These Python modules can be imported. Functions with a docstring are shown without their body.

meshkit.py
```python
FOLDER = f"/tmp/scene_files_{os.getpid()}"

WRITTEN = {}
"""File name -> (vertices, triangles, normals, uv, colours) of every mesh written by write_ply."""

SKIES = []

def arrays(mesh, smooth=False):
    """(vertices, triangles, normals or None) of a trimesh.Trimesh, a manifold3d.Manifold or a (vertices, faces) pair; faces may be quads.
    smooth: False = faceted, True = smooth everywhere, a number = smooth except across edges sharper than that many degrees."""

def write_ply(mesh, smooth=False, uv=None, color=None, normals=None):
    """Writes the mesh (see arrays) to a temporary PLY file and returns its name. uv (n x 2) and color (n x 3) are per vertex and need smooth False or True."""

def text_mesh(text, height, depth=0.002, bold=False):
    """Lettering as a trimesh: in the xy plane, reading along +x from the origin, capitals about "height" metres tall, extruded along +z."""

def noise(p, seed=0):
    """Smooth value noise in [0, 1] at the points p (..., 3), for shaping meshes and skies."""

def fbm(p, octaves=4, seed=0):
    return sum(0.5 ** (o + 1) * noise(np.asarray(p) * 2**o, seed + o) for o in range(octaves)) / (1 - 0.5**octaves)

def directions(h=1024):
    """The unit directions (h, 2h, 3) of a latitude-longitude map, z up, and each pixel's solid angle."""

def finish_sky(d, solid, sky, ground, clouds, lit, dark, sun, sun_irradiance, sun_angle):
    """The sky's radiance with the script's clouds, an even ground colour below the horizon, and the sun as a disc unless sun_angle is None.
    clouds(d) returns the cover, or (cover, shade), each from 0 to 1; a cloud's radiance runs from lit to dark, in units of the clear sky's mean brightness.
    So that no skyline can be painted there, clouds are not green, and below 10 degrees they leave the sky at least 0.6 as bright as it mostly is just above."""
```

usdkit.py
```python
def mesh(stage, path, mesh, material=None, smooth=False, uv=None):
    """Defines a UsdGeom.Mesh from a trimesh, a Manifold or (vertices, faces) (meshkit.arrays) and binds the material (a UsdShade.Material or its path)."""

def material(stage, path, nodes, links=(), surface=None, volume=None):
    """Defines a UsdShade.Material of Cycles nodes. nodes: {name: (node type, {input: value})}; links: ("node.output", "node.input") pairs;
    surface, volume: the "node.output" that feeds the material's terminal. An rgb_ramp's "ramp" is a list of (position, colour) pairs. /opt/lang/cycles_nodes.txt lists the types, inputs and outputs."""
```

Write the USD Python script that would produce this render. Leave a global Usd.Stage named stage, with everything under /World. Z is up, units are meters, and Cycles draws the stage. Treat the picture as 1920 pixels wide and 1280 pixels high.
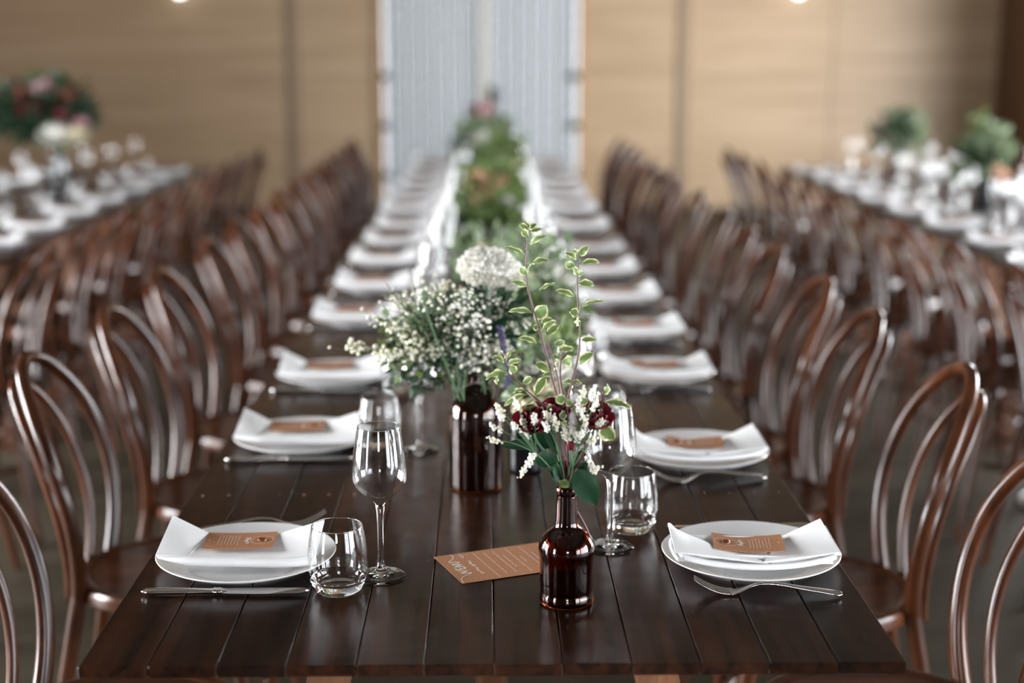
import math, random
import numpy as np, trimesh, manifold3d, usdkit, meshkit
from scipy.interpolate import CubicSpline
from shapely.geometry import Polygon, box as sbox
from pxr import Usd, UsdGeom, UsdLux, UsdShade, Gf, Sdf

random.seed(7)
rng = np.random.default_rng(7)
stage = Usd.Stage.CreateInMemory()
UsdGeom.SetStageUpAxis(stage, 'Z')
UsdGeom.SetStageMetersPerUnit(stage, 1.0)
UsdGeom.Xform.Define(stage, '/World')
UsdGeom.Scope.Define(stage, '/World/Looks')

# ------------------------------------------------------------------ camera
cam = UsdGeom.Camera.Define(stage, '/World/camera')
cam.AddTranslateOp().Set(Gf.Vec3d(0, 0, 1.478))
cam.AddRotateZOp().Set(-0.958)
cam.AddRotateXOp().Set(90 - 11.31)
cam.CreateHorizontalApertureAttr(36.0)
cam.CreateVerticalApertureAttr(24.0)
cam.CreateFocalLengthAttr(51.56)
cam.CreateFStopAttr(1.8)
cam.CreateFocusDistanceAttr(2.02)
cam.CreateClippingRangeAttr(Gf.Vec2f(0.05, 1000))
cam.CreateExposureAttr(0.75)

# ------------------------------------------------------------------ sky and the daylight that comes in at the openings
dome = UsdLux.DomeLight.Define(stage, '/World/sky')
dome.CreateIntensityAttr(1.0)
dome.CreateColorAttr(Gf.Vec3f(0.86, 0.97, 1.10))
SIDE = 4.75                      # side walls at x = -SIDE and x = SIDE
FAR = 13.8                       # back wall
NEAR = -7.0
# openings: (y0, y1) on the side walls, up to 2.5 m
OPEN_R = [(-4.8, -1.75), (-1.45, 2.1), (4.6, 7.2), (9.6, 12.0)]
OPEN_L = [(-2.6, -1.2), (1.6, 3.1), (3.4, 4.9)]
OPEN_TOP = 2.5


def area(name, loc, rot, w, h, inten, col):
    l = UsdLux.RectLight.Define(stage, '/World/' + name)
    l.AddTranslateOp().Set(Gf.Vec3d(*loc))
    l.AddRotateXYZOp().Set(Gf.Vec3f(*rot))
    l.CreateWidthAttr(w)
    l.CreateHeightAttr(h)
    l.CreateIntensityAttr(inten)
    l.CreateColorAttr(Gf.Vec3f(*col))


DAY = (0.99, 1.0, 1.01)
for k, (a, b) in enumerate(OPEN_R):
    area('daylight_dark_side_%d' % k, (SIDE + .45, (a + b) / 2, OPEN_TOP / 2), (90, 0, 90), b - a, OPEN_TOP, (9, 9, 18, 17)[k], DAY)
for k, (a, b) in enumerate(OPEN_L):
    area('daylight_bouquet_side_%d' % k, (-SIDE - .45, (a + b) / 2, OPEN_TOP / 2), (90, 0, -90), b - a, OPEN_TOP, (18, 36, 36)[k], DAY)
area('daylight_entrance', (0.3, NEAR - .45, 1.65), (90, 0, 0), 1.3, 1.3, 14, DAY)

# ------------------------------------------------------------------ helpers
used = {}
PARTS = {}


def numbered(parent, name):
    n = used.get((parent, name), -1) + 1
    used[(parent, name)] = n
    return name if n == 0 else '%s_%03d' % (name, n)


def thing(name, label, cat, loc=(0, 0, 0), rz=0.0, group=None, kind=None):
    x = UsdGeom.Xform.Define(stage, '/World/' + numbered('/World', name))
    x.AddTranslateOp().Set(Gf.Vec3d(*map(float, loc)))
    x.AddRotateZOp().Set(math.degrees(rz))
    p = x.GetPrim()
    p.SetCustomDataByKey('label', label)
    if cat:
        p.SetCustomDataByKey('category', cat)
    if group:
        p.SetCustomDataByKey('group', group)
    if kind:
        p.SetCustomDataByKey('kind', kind)
    return p


def part(parent, name, mesh, m, smooth=35, label=None, kind=None, uv=None):
    pp = str(parent.GetPath())
    g = usdkit.mesh(stage, pp + '/' + numbered(pp, name), mesh, m, smooth=smooth, uv=uv)
    p = g.GetPrim()
    if label:
        p.SetCustomDataByKey('label', label)
    if kind:
        p.SetCustomDataByKey('kind', kind)
    return p


def dup(src, loc, rz, label, group=None):
    was = src.GetCustomData()
    r = thing(src.GetName().rstrip('0123456789').rstrip('_'), label, was['category'], loc, rz, group or was.get('group'))
    r.GetReferences().AddInternalReference(src.GetPath())
    r.SetInstanceable(True)
    return r


def cat(ms):
    ms = [m if isinstance(m, trimesh.Trimesh) else trimesh.Trimesh(*m, process=False) for m in ms]
    return trimesh.util.concatenate(ms)


def bx(x0, x1, y0, y1, z0, z1, c=0.0):
    """A box, its edges chamfered by c."""
    if c <= 0:
        m = trimesh.creation.box((x1 - x0, y1 - y0, z1 - z0))
        m.apply_translation(((x0 + x1) / 2, (y0 + y1) / 2, (z0 + z1) / 2))
        return m
    pts = []
    for sx, (xa, xb) in ((-1, (x0, x0 + c)), (1, (x1, x1 - c))):
        for sy, (ya, yb) in ((-1, (y0, y0 + c)), (1, (y1, y1 - c))):
            for sz, (za, zb) in ((-1, (z0, z0 + c)), (1, (z1, z1 - c))):
                pts += [(xa, yb, zb), (xb, ya, zb), (xb, yb, za)]
    return trimesh.convex.convex_hull(np.array(pts))


def spline(pts, n):
    pts = np.asarray(pts, float)
    t = np.r_[0, np.cumsum(np.linalg.norm(np.diff(pts, axis=0), axis=1))]
    return CubicSpline(t, pts)(np.linspace(0, t[-1], n))


def tube(pts, r, n=10, caps=True, flat=1.0):
    """A round rod along pts; r a number or one per point."""
    p = np.asarray(pts, float)
    r = np.broadcast_to(np.asarray(r, float), (len(p),))
    t = np.gradient(p, axis=0)
    t /= np.linalg.norm(t, axis=1, keepdims=True) + 1e-12
    a = np.cross(t[0], (0, 0, 1.0) if abs(t[0][2]) < .9 else (1.0, 0, 0))
    a /= np.linalg.norm(a)
    A = []
    for i in range(len(p)):
        a = a - t[i] * (a @ t[i])
        a /= np.linalg.norm(a) + 1e-12
        A.append(a.copy())
    A = np.array(A)
    B = np.cross(t, A)
    ang = np.arange(n) * 2 * np.pi / n
    v = (p[:, None] + r[:, None, None] * (np.cos(ang)[None, :, None] * A[:, None] + flat * np.sin(ang)[None, :, None] * B[:, None])).reshape(-1, 3)
    f = []
    for i in range(len(p) - 1):
        for j in range(n):
            k = (j + 1) % n
            a0, a1, b0, b1 = i * n + j, i * n + k, (i + 1) * n + j, (i + 1) * n + k
            f += [(a0, a1, b1), (a0, b1, b0)]
    if caps:
        v = np.vstack([v, p[0], p[-1]])
        s, e = len(v) - 2, len(v) - 1
        for j in range(n):
            k = (j + 1) % n
            f += [(s, k, j), (e, (len(p) - 1) * n + j, (len(p) - 1) * n + k)]
    return trimesh.Trimesh(v, np.array(f), process=False)


def lathe(prof, n=48):
    """Turns a profile of (r, z) about z; open where the profile is open, a pole where r = 0. Walk the outside upward to face outward."""
    prof = np.asarray(prof, float)
    ang = np.arange(n) * 2 * np.pi / n
    v, idx = [], []
    for r, z in prof:
        if r < 1e-7:
            idx.append([len(v)] * n)
            v.append((0, 0, z))
        else:
            idx.append(list(range(len(v), len(v) + n)))
            v += [(r * math.cos(a), r * math.sin(a), z) for a in ang]
    f = []
    for i in range(len(prof) - 1):
        p, q = idx[i], idx[i + 1]
        for j in range(n):
            k = (j + 1) % n
            if p[j] != p[k]:
                f.append((p[j], p[k], q[k]))
            if q[j] != q[k]:
                f.append((p[j], q[k], q[j]))
    return trimesh.Trimesh(np.array(v), np.array(f), process=False)


def smooth_prof(pts, n=40):
    pts = np.asarray(pts, float)
    t = np.r_[0, np.cumsum(np.linalg.norm(np.diff(pts, axis=0), axis=1))]
    from scipy.interpolate import PchipInterpolator
    return PchipInterpolator(t, pts)(np.linspace(0, t[-1], n))


def grid_slab(fn, nu, nv, th):
    """A cloth-like slab: fn(u, v) gives points for u, v in 0..1; thickness th below."""
    u, v = np.meshgrid(np.linspace(0, 1, nu), np.linspace(0, 1, nv), indexing='ij')
    top = fn(u, v)
    bot = top - np.array([0, 0, th])
    V = np.vstack([top.reshape(-1, 3), bot.reshape(-1, 3)])
    o = nu * nv
    f = []
    I = lambda i, j: i * nv + j
    for i in range(nu - 1):
        for j in range(nv - 1):
            a, b, c, d = I(i, j), I(i + 1, j), I(i + 1, j + 1), I(i, j + 1)
            f += [(a, b, c), (a, c, d), (a + o, c + o, b + o), (a + o, d + o, c + o)]
    for i in range(nu - 1):
        for j in (0, nv - 1):
            a, b = I(i, j), I(i + 1, j)
            q = [(a, a + o, b + o), (a, b + o, b)]
            f += q if j == 0 else [x[::-1] for x in q]
    for j in range(nv - 1):
        for i in (0, nu - 1):
            a, b = I(i, j), I(i, j + 1)
            q = [(a, b, b + o), (a, b + o, a + o)]
            f += q if i == 0 else [x[::-1] for x in q]
    m = trimesh.Trimesh(V, np.array(f), process=False)
    if m.volume < 0:
        m.invert()
    return m


def moved(m, loc=(0, 0, 0), rz=0.0, R=None):
    m = m.copy()
    if R is not None:
        M = np.eye(4)
        M[:3, :3] = R
        m.apply_transform(M)
    if rz:
        m.apply_transform(trimesh.transformations.rotation_matrix(rz, (0, 0, 1)))
    m.apply_translation(loc)
    return m


def frame_to(d):
    """Rotation that takes +z to d."""
    d = np.asarray(d, float) / np.linalg.norm(d)
    a = np.cross((0, 0, 1.0), d)
    if np.linalg.norm(a) < 1e-6:
        return np.eye(3) if d[2] > 0 else np.diag([1, -1, -1.0])
    x = a / np.linalg.norm(a)
    y = np.cross(d, x)
    return np.stack([x, y, d], 1)


ORD = 'zeroth first second third fourth fifth sixth seventh eighth ninth tenth eleventh twelfth thirteenth fourteenth fifteenth sixteenth seventeenth eighteenth'.split()


# ------------------------------------------------------------------ materials
def mat(name, nodes, links, surface='p.BSDF', volume=None):
    return usdkit.material(stage, '/World/Looks/' + name, nodes, links, surface=surface, volume=volume)


def plain(name, col, rough=.5, **k):
    return mat(name, {'p': ('principled_bsdf', dict(base_color=col, roughness=rough, **k))}, [])


def wood(name, c0, c1, rough=.3, scale=(6, 60, 60), coat=.3, bump=.15, vary=.35, rvar=.12, coat_rough=.12, spec=.5):
    """Stained timber: grain drawn out along one axis, every piece a little lighter or darker."""
    return mat(name, {
        'tc': ('texture_coordinate', {}), 'oi': ('object_info', {}),
        'off': ('vector_math', {'math_type': 'scale', 'vector1': (17, 31, 23)}),
        'add': ('vector_math', {'math_type': 'add'}),
        'mp': ('mapping', {'scale': scale}),
        'n': ('noise_texture', {'scale': 1.0, 'detail': 6.0, 'roughness': .6, 'distortion': .6}),
        'n2': ('noise_texture', {'scale': 5.0, 'detail': 3.0}),
        'r': ('rgb_ramp', {'ramp': [(.33, c0), (.68, c1)]}),
        'v': ('map_range', {'from_min': 0., 'from_max': 1., 'to_min': 1 - vary, 'to_max': 1 + vary}),
        'h': ('hsv', {}),
        'rr': ('map_range', {'from_min': .3, 'from_max': .7, 'to_min': rough - rvar, 'to_max': rough + rvar}),
        'b': ('bump', {'strength': bump, 'distance': .002}),
        'p': ('principled_bsdf', {'coat_weight': coat, 'coat_roughness': coat_rough, 'specular_ior_level': spec})},
        [('oi.random', 'off.scale'), ('tc.object', 'add.vector1'), ('off.vector', 'add.vector2'), ('add.vector', 'mp.vector'),
         ('mp.vector', 'n.vector'), ('add.vector', 'n2.vector'), ('n.fac', 'r.fac'), ('r.color', 'h.color'), ('oi.random', 'v.value'), ('v.result', 'h.value'),
         ('h.color', 'p.base_color'), ('n2.fac', 'rr.value'), ('rr.result', 'p.roughness'), ('n.fac', 'b.height'), ('b.normal', 'p.normal')])


M_table = wood('table_timber', (.0060, .0024, .0014), (.034, .0108, .0045), rough=.26, scale=(45, 2.2, 45), coat=0., bump=.12, vary=.6, rvar=.07, spec=.28)
M_leg = wood('trestle_timber', (.10, .04, .018), (.22, .09, .04), rough=.5, scale=(40, 40, 3), coat=0., vary=.2)
M_chair = wood('chair_timber', (.026, .0072, .0028), (.088, .0275, .0100), rough=.18, scale=(14, 14, 6), coat=0., bump=.03, vary=.3, rvar=.04, spec=.4)
M_seat = wood('chair_seat_veneer', (.030, .0082, .0032), (.086, .0275, .0105), rough=.3, scale=(5, 40, 10), coat=.1, bump=.05, vary=.3, rvar=.06)
M_porc = plain('white_porcelain', (.72, .72, .725), .16, coat_weight=.4)
M_silver = mat('silver_metal', {'p': ('principled_bsdf', {'base_color': (.74, .72, .70), 'metallic': 1.0, 'roughness': .17})}, [])
M_glass = mat('clear_glass', {'p': ('principled_bsdf', {'base_color': (1, 1, 1), 'roughness': 0.0, 'transmission_weight': 1.0, 'ior': 1.5})}, [])
M_wall = mat('fine_glass_wall', {'lw': ('layer_weight', {'blend': .5}), 'pw': ('math', {'math_type': 'power', 'value2': 4.5}), 'mr': ('map_range', {'to_min': 0.03, 'to_max': 1.0}), 't': ('transparent_bsdf', {'color': (0.985, 0.99, 0.99)}), 'g': ('glossy_bsdf', {'color': (1, 1, 1), 'roughness': 0.008}), 'x': ('mix_closure', {})},
             [('lw.facing', 'pw.value1'), ('pw.value', 'mr.value'), ('mr.result', 'x.fac'), ('t.BSDF', 'x.closure1'), ('g.BSDF', 'x.closure2')], surface='x.closure')
M_thin = mat('thin_clear_glass', {'lw': ('layer_weight', {'blend': .5}), 'pw': ('math', {'math_type': 'power', 'value2': 4.5}), 'mr': ('map_range', {'to_min': 0.06, 'to_max': 1.0}), 't': ('transparent_bsdf', {'color': (0.97, 0.98, 0.98)}), 'g': ('glossy_bsdf', {'color': (1, 1, 1), 'roughness': 0.01}), 'x': ('mix_closure', {})},
             [('lw.facing', 'pw.value1'), ('pw.value', 'mr.value'), ('mr.result', 'x.fac'), ('t.BSDF', 'x.closure1'), ('g.BSDF', 'x.closure2')], surface='x.closure')
M_amber = mat('amber_glass', {'p': ('principled_bsdf', {'base_color': (.21, .035, .012), 'roughness': .01, 'transmission_weight': 1.0, 'ior': 1.5})}, [])
M_brown = mat('brown_glass', {'p': ('principled_bsdf', {'base_color': (.20, .055, .014), 'roughness': .01, 'transmission_weight': 1.0, 'ior': 1.5})}, [])
M_dim = plain('dim_brown_glass', (.045, .016, .008), .08)
M_black = plain('black_glass', (.006, .006, .008), .06)
M_linen = mat('white_linen', {'tc': ('texture_coordinate', {}), 'w': ('noise_texture', {'scale': 900., 'detail': 1.}), 'n': ('noise_texture', {'scale': 22., 'detail': 3.}), 'm': ('math', {'math_type': 'multiply_add', 'value2': .12}),
                             'b': ('bump', {'strength': .35, 'distance': .004}), 'p': ('principled_bsdf', {'base_color': (.76, .765, .775), 'roughness': .9, 'sheen_weight': .2})},
              [('tc.object', 'w.vector'), ('tc.object', 'n.vector'), ('w.fac', 'm.value1'), ('n.fac', 'm.value3'), ('m.value', 'b.height'), ('b.normal', 'p.normal')])
M_kraft = mat('kraft_card', {'tc': ('texture_coordinate', {}), 'n': ('noise_texture', {'scale': 320., 'detail': 3.}), 'r': ('rgb_ramp', {'ramp': [(.3, (.33, .145, .066)), (.7, (.43, .20, .095))]}), 'p': ('principled_bsdf', {'roughness': .75})},
              [('tc.object', 'n.vector'), ('n.fac', 'r.fac'), ('r.color', 'p.base_color')])
M_print = plain('white_print', (.80, .72, .66), .7)
M_seal = plain('copper_seal', (.20, .05, .018), .22, coat_weight=.6, metallic=.25)


def leaf_mat(name, inner, edge, at=.72, trans=.25, rough=.42, spec=.5):
    return mat(name, {'uv': ('uvmap', {'attribute': 'st'}), 's': ('separate_xyz', {}), 'tc': ('texture_coordinate', {}), 'n': ('noise_texture', {'scale': 260., 'detail': 2.}),
                      'a': ('math', {'math_type': 'multiply_add', 'value2': .5}), 'r': ('rgb_ramp', {'ramp': [(at + .12, inner), (at + .22, edge)]}),
                      'p': ('principled_bsdf', {'roughness': rough, 'specular_ior_level': spec}), 't': ('translucent_bsdf', {}), 'x': ('mix_closure', {'fac': trans})},
               [('uv.UV', 's.vector'), ('tc.object', 'n.vector'), ('n.fac', 'a.value1'), ('s.x', 'a.value3'), ('a.value', 'r.fac'), ('r.color', 'p.base_color'), ('r.color', 't.color'), ('p.BSDF', 'x.closure1'), ('t.BSDF', 'x.closure2')], surface='x.closure')


M_varieg = leaf_mat('variegated_leaf', (.125, .195, .058), (.58, .57, .33), at=.74)
M_rose_leaf = leaf_mat('dark_green_leaf', (.008, .036, .015), (.011, .042, .018), at=.76, trans=.08, rough=.45, spec=.2)
M_stem_red = plain('plum_stem', (.075, .014, .02), .45)
M_stem_green = plain('green_stem', (.055, .11, .05), .5)
M_stem_brown = plain('brown_stem', (.06, .05, .03), .6)


def petal(name, col, trans=.25, var=.15):
    c = np.array(col)
    return mat(name, {'tc': ('texture_coordinate', {}), 'n': ('noise_texture', {'scale': 120., 'detail': 2.}), 'r': ('rgb_ramp', {'ramp': [(.3, tuple(c * (1 - var))), (.7, tuple(np.minimum(c * (1 + var), .92)))]}),
                      'p': ('principled_bsdf', {'roughness': .6}), 't': ('translucent_bsdf', {}), 'x': ('mix_closure', {'fac': trans})},
               [('tc.object', 'n.vector'), ('n.fac', 'r.fac'), ('r.color', 'p.base_color'), ('r.color', 't.color'), ('p.BSDF', 'x.closure1'), ('t.BSDF', 'x.closure2')], surface='x.closure')


M_white_petal = petal('white_petal', (.82, .80, .74))
M_cream_petal = petal('cream_petal', (.74, .68, .50))
M_peach_petal = petal('peach_petal', (.72, .44, .30))
M_pink_petal = petal('dusty_pink_petal', (.60, .36, .38))
M_red_petal = petal('crimson_petal', (.12, .004, .012), trans=.15, var=.4)
M_coral_petal = petal('coral_petal', (.25, .075, .05))
M_purple = petal('lavender_petal', (.12, .10, .20))
M_floret = petal('cream_white_floret', (.78, .76, .64))
M_green_mid = petal('mid_green_foliage', (.095, .145, .038), trans=.3, var=.4)
M_green_dark = petal('dark_green_foliage', (.020, .048, .022), trans=.2, var=.5)
M_green_grey = petal('grey_green_foliage', (.17, .23, .13), trans=.3, var=.35)
M_yellow = plain('yellow_floret_eye', (.55, .46, .10), .6)

M_floor = mat('dark_floor', {'g': ('geometry', {}), 'mp': ('mapping', {'scale': (.8, 14, 1)}), 'n': ('noise_texture', {'scale': 1.0, 'detail': 5.}), 'r': ('rgb_ramp', {'ramp': [(.3, (.038, .029, .017)), (.7, (.060, .047, .028))]}),
                             'b': ('bump', {'strength': .1, 'distance': .003}), 'p': ('principled_bsdf', {'roughness': .55})},
              [('g.position', 'mp.vector'), ('mp.vector', 'n.vector'), ('n.fac', 'r.fac'), ('r.color', 'p.base_color'), ('n.fac', 'b.height'), ('b.normal', 'p.normal')])
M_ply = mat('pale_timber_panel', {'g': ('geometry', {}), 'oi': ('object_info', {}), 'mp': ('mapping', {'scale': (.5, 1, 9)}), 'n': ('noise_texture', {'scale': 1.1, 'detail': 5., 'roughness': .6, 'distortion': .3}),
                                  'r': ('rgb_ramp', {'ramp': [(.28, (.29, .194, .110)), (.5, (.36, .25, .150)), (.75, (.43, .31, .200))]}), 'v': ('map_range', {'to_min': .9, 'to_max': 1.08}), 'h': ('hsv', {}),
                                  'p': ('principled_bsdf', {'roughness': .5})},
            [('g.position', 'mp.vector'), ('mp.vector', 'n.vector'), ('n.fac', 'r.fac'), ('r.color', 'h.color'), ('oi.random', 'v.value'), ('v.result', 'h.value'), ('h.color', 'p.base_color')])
M_batten = plain('timber_cover_strip', (.25, .175, .11), .55)
M_jamb = plain('honey_timber_jamb', (.38, .235, .115), .5)
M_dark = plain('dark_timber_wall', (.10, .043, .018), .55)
M_ceil = plain('dark_ceiling', (.035, .026, .018), .7)
M_door = mat('grey_blue_paint', {'oi': ('object_info', {}), 'v': ('map_range', {'to_min': .94, 'to_max': 1.05}), 'h': ('hsv', {'color': (.30, .315, .318)}), 'p': ('principled_bsdf', {'roughness': .42})},
             [('oi.random', 'v.value'), ('v.result', 'h.value'), ('h.color', 'p.base_color')])
M_astragal = plain('cream_paint', (.44, .42, .36), .45)
M_iron = plain('black_iron', (.03, .035, .035), .4, metallic=.6)
M_frame = plain('window_frame_paint', (.12, .11, .10), .4)
M_globe = mat('lit_globe', {'e': ('emission', {'color': (.97, 1.0, 1.0), 'strength': 4.0})}, [], surface='e.emission')
M_brass = mat('aged_brass', {'p': ('principled_bsdf', {'base_color': (.5, .36, .16), 'metallic': 1.0, 'roughness': .35})}, [])


# ------------------------------------------------------------------ the setting
H_ROOM = 4.2


def struct(name, mesh, m, label=None):
    p = usdkit.mesh(stage, '/World/' + name, mesh, m).GetPrim()
    p.SetCustomDataByKey('kind', 'structure')
    if label:
        p.SetCustomDataByKey('label', label)
    return p


def struct_x(name, label=None):
    p = UsdGeom.Xform.Define(stage, '/World/' + name).GetPrim()
    p.SetCustomDataByKey('kind', 'structure')
    if label:
        p.SetCustomDataByKey('label', label)
    return p


struct('floor', bx(-SIDE - .2, SIDE + .2, NEAR - .2, FAR + .3, -.12, 0), M_floor, 'dark olive brown timber floor under the tables')
struct('ceiling', bx(-SIDE - .2, SIDE + .2, NEAR - .2, FAR + .3, H_ROOM, H_ROOM + .1), M_ceil, 'dark ceiling above the hall')


def holed(axis_pos, th, span, holes, side):
    """A side wall in the y-z plane with door-high openings."""
    poly = sbox(span[0], 0, span[1], H_ROOM)
    for a, b in holes:
        poly = poly.difference(sbox(a, -1, b, OPEN_TOP))
    m = trimesh.creation.extrude_polygon(poly, th, engine='earcut')
    v = m.vertices.copy()
    m.vertices = np.stack([v[:, 2] + axis_pos, v[:, 0], v[:, 1]], 1)
    return m


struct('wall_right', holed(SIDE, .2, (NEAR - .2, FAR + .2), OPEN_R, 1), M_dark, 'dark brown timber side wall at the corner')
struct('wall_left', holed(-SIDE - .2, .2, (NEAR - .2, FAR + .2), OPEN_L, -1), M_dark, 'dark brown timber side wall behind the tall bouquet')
front = sbox(-SIDE, 0, SIDE, H_ROOM).difference(sbox(-.35, 1.0, .95, 2.3))
mf = trimesh.creation.extrude_polygon(front, .2, engine='earcut')
vv = mf.vertices.copy()
mf.vertices = np.stack([vv[:, 0], NEAR - vv[:, 2], vv[:, 1]], 1)
struct('wall_front', mf, M_dark, 'dark timber wall at the entrance end')
n_win = 0
for sgn, opens in ((1, OPEN_R), (-1, OPEN_L)):
    for a, b in opens:
        n_win += 1
        w = struct_x('window_%d' % n_win, 'tall daylight opening with dark frame in the side wall')
        xa, xb = (SIDE + .06, SIDE + .14) if sgn > 0 else (-SIDE - .14, -SIDE - .06)
        part(w, 'frame', cat([bx(xa, xb, a, a + .07, 0, OPEN_TOP), bx(xa, xb, b - .07, b, 0, OPEN_TOP), bx(xa, xb, a + .07, b - .07, OPEN_TOP - .07, OPEN_TOP), bx(xa, xb, a + .07, b - .07, 0, .08)]), M_frame)
        k = max(2, int(round((b - a) / .8)))
        for j in range(1, k):
            y = a + (b - a) * j / k
            part(w, 'mullion', bx(xa, xb, y - .035, y + .035, .08, OPEN_TOP - .07), M_frame)

# back wall: timber panels with cover strips, the double door between them
DX0, DX1 = -.945, .835
bw = struct_x('wall_back', 'pale timber panelled wall with cover strips beside the grey double door')
part(bw, 'backing', cat([bx(-SIDE, DX0 - .09, FAR + .03, FAR + .13, 0, H_ROOM), bx(DX1 + .09, SIDE, FAR + .03, FAR + .13, 0, H_ROOM), bx(DX0 - .09, DX1 + .09, FAR + .03, FAR + .13, 2.55, H_ROOM)]), M_batten)
xs = [(-SIDE + .005, -2.882), (-2.876, -1.775), (-1.771, DX0 - .075), (DX1 + .075, 1.818), (1.822, 3.2), (3.206, SIDE - .005)]
for a, b in xs:
    for z0, z1 in ((0.0, 1.2), (1.2, 2.4), (2.4, H_ROOM)):
        part(bw, 'panel', bx(a, b, FAR, FAR + .03, z0 + .002, z1 - .002, .003), M_ply, smooth=False)
part(bw, 'panel', bx(DX0 - .07, DX1 + .07, FAR, FAR + .03, 2.56, H_ROOM, .003), M_ply, smooth=False)
for x in (-1.773, 1.82):
    part(bw, 'cover_strip', bx(x - .05, x + .05, FAR - .022, FAR, 0, H_ROOM - .002, .003), M_batten, smooth=False)
struct('trim_1', bx(DX0 - .075, DX0 - .005, FAR - .03, FAR + .03, 0, 2.5, .004), M_jamb, 'honey timber jamb beside the grey double door')
struct('trim_2', bx(DX1 + .005, DX1 + .075, FAR - .03, FAR + .03, 0, 2.5, .004), M_jamb, 'honey timber jamb at the handle side of the door')
struct('trim_3', bx(DX0 - .075, DX1 + .075, FAR - .03, FAR + .03, 2.5, 2.56, .004), M_jamb, 'honey timber head above the grey double door')
dr = struct_x('door_1', 'pale grey blue boarded double door in the timber wall')
mid = -.03
for a, b in ((DX0, mid), (mid, DX1)):
    part(dr, 'stile', bx(a + .003, a + .07, FAR - .02, FAR + .02, .01, 2.49, .003), M_door, smooth=False)
    part(dr, 'stile', bx(b - .07, b - .003, FAR - .02, FAR + .02, .01, 2.49, .003), M_door, smooth=False)
    n = 6
    w = (b - a - .144) / n
    for k in range(n):
        part(dr, 'board', bx(a + .072 + k * w + .002, a + .072 + (k + 1) * w - .002, FAR - .008, FAR + .012, .01, 2.49, .004), M_door, smooth=False)
part(dr, 'astragal', bx(mid - .055, mid + .045, FAR - .042, FAR - .02, .02, 2.48, .006), M_astragal, smooth=False, label='cream strip over the meeting edges')
for x, s in ((DX0, 1), (DX1, -1)):
    for z in (.31, .77, 1.22, 2.2):
        hp = part(dr, 'hinge', cat([bx(min(x - .03 * s, x + .085 * s), max(x - .03 * s, x + .065 * s), FAR - .04, FAR - .02, z - .025, z + .025, .004), moved(lathe([(0, 0), (.012, 0), (.012, .08), (0, .08)], 12), (x, FAR - .04, z - .04))]), M_iron)
hb = cat([bx(mid + .05, mid + .105, FAR - .036, FAR - .02, .93, 1.13, .003), tube(spline([(mid + .075, FAR - .02, 1.06), (mid + .075, FAR - .075, 1.06), (mid + .12, FAR - .08, 1.06), (mid + .19, FAR - .08, 1.055)], 14), .011, 8)])
part(dr, 'handle', hb, M_iron, label='black lever handle')

# globe lamps on the back wall
for x, lab in ((-2.78, 'small lit globe wall lamp on the timber wall above the tall bouquet table'), (2.84, 'small lit globe wall lamp on the timber wall above the dark corner table')):
    t = thing('wall_lamp', lab, 'lamp', (x, FAR, 1.99), 0, 'globe lamps on the back wall')
    part(t, 'back_plate', moved(lathe([(0, 0), (.05, 0), (.05, .012), (.03, .02), (0, .02)], 24), (0, 0, .12), R=frame_to((0, -1, 0))), M_brass)
    part(t, 'arm', tube(spline([(0, -.01, .12), (0, -.08, .14), (0, -.13, .11), (0, -.13, .07)], 14), .008, 8), M_brass)
    part(t, 'globe', moved(lathe([(0.052 * math.sin(a), -.052 * math.cos(a)) for a in np.linspace(0, np.pi, 15)], 24), (0, -.13, .0)), M_globe)

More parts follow.
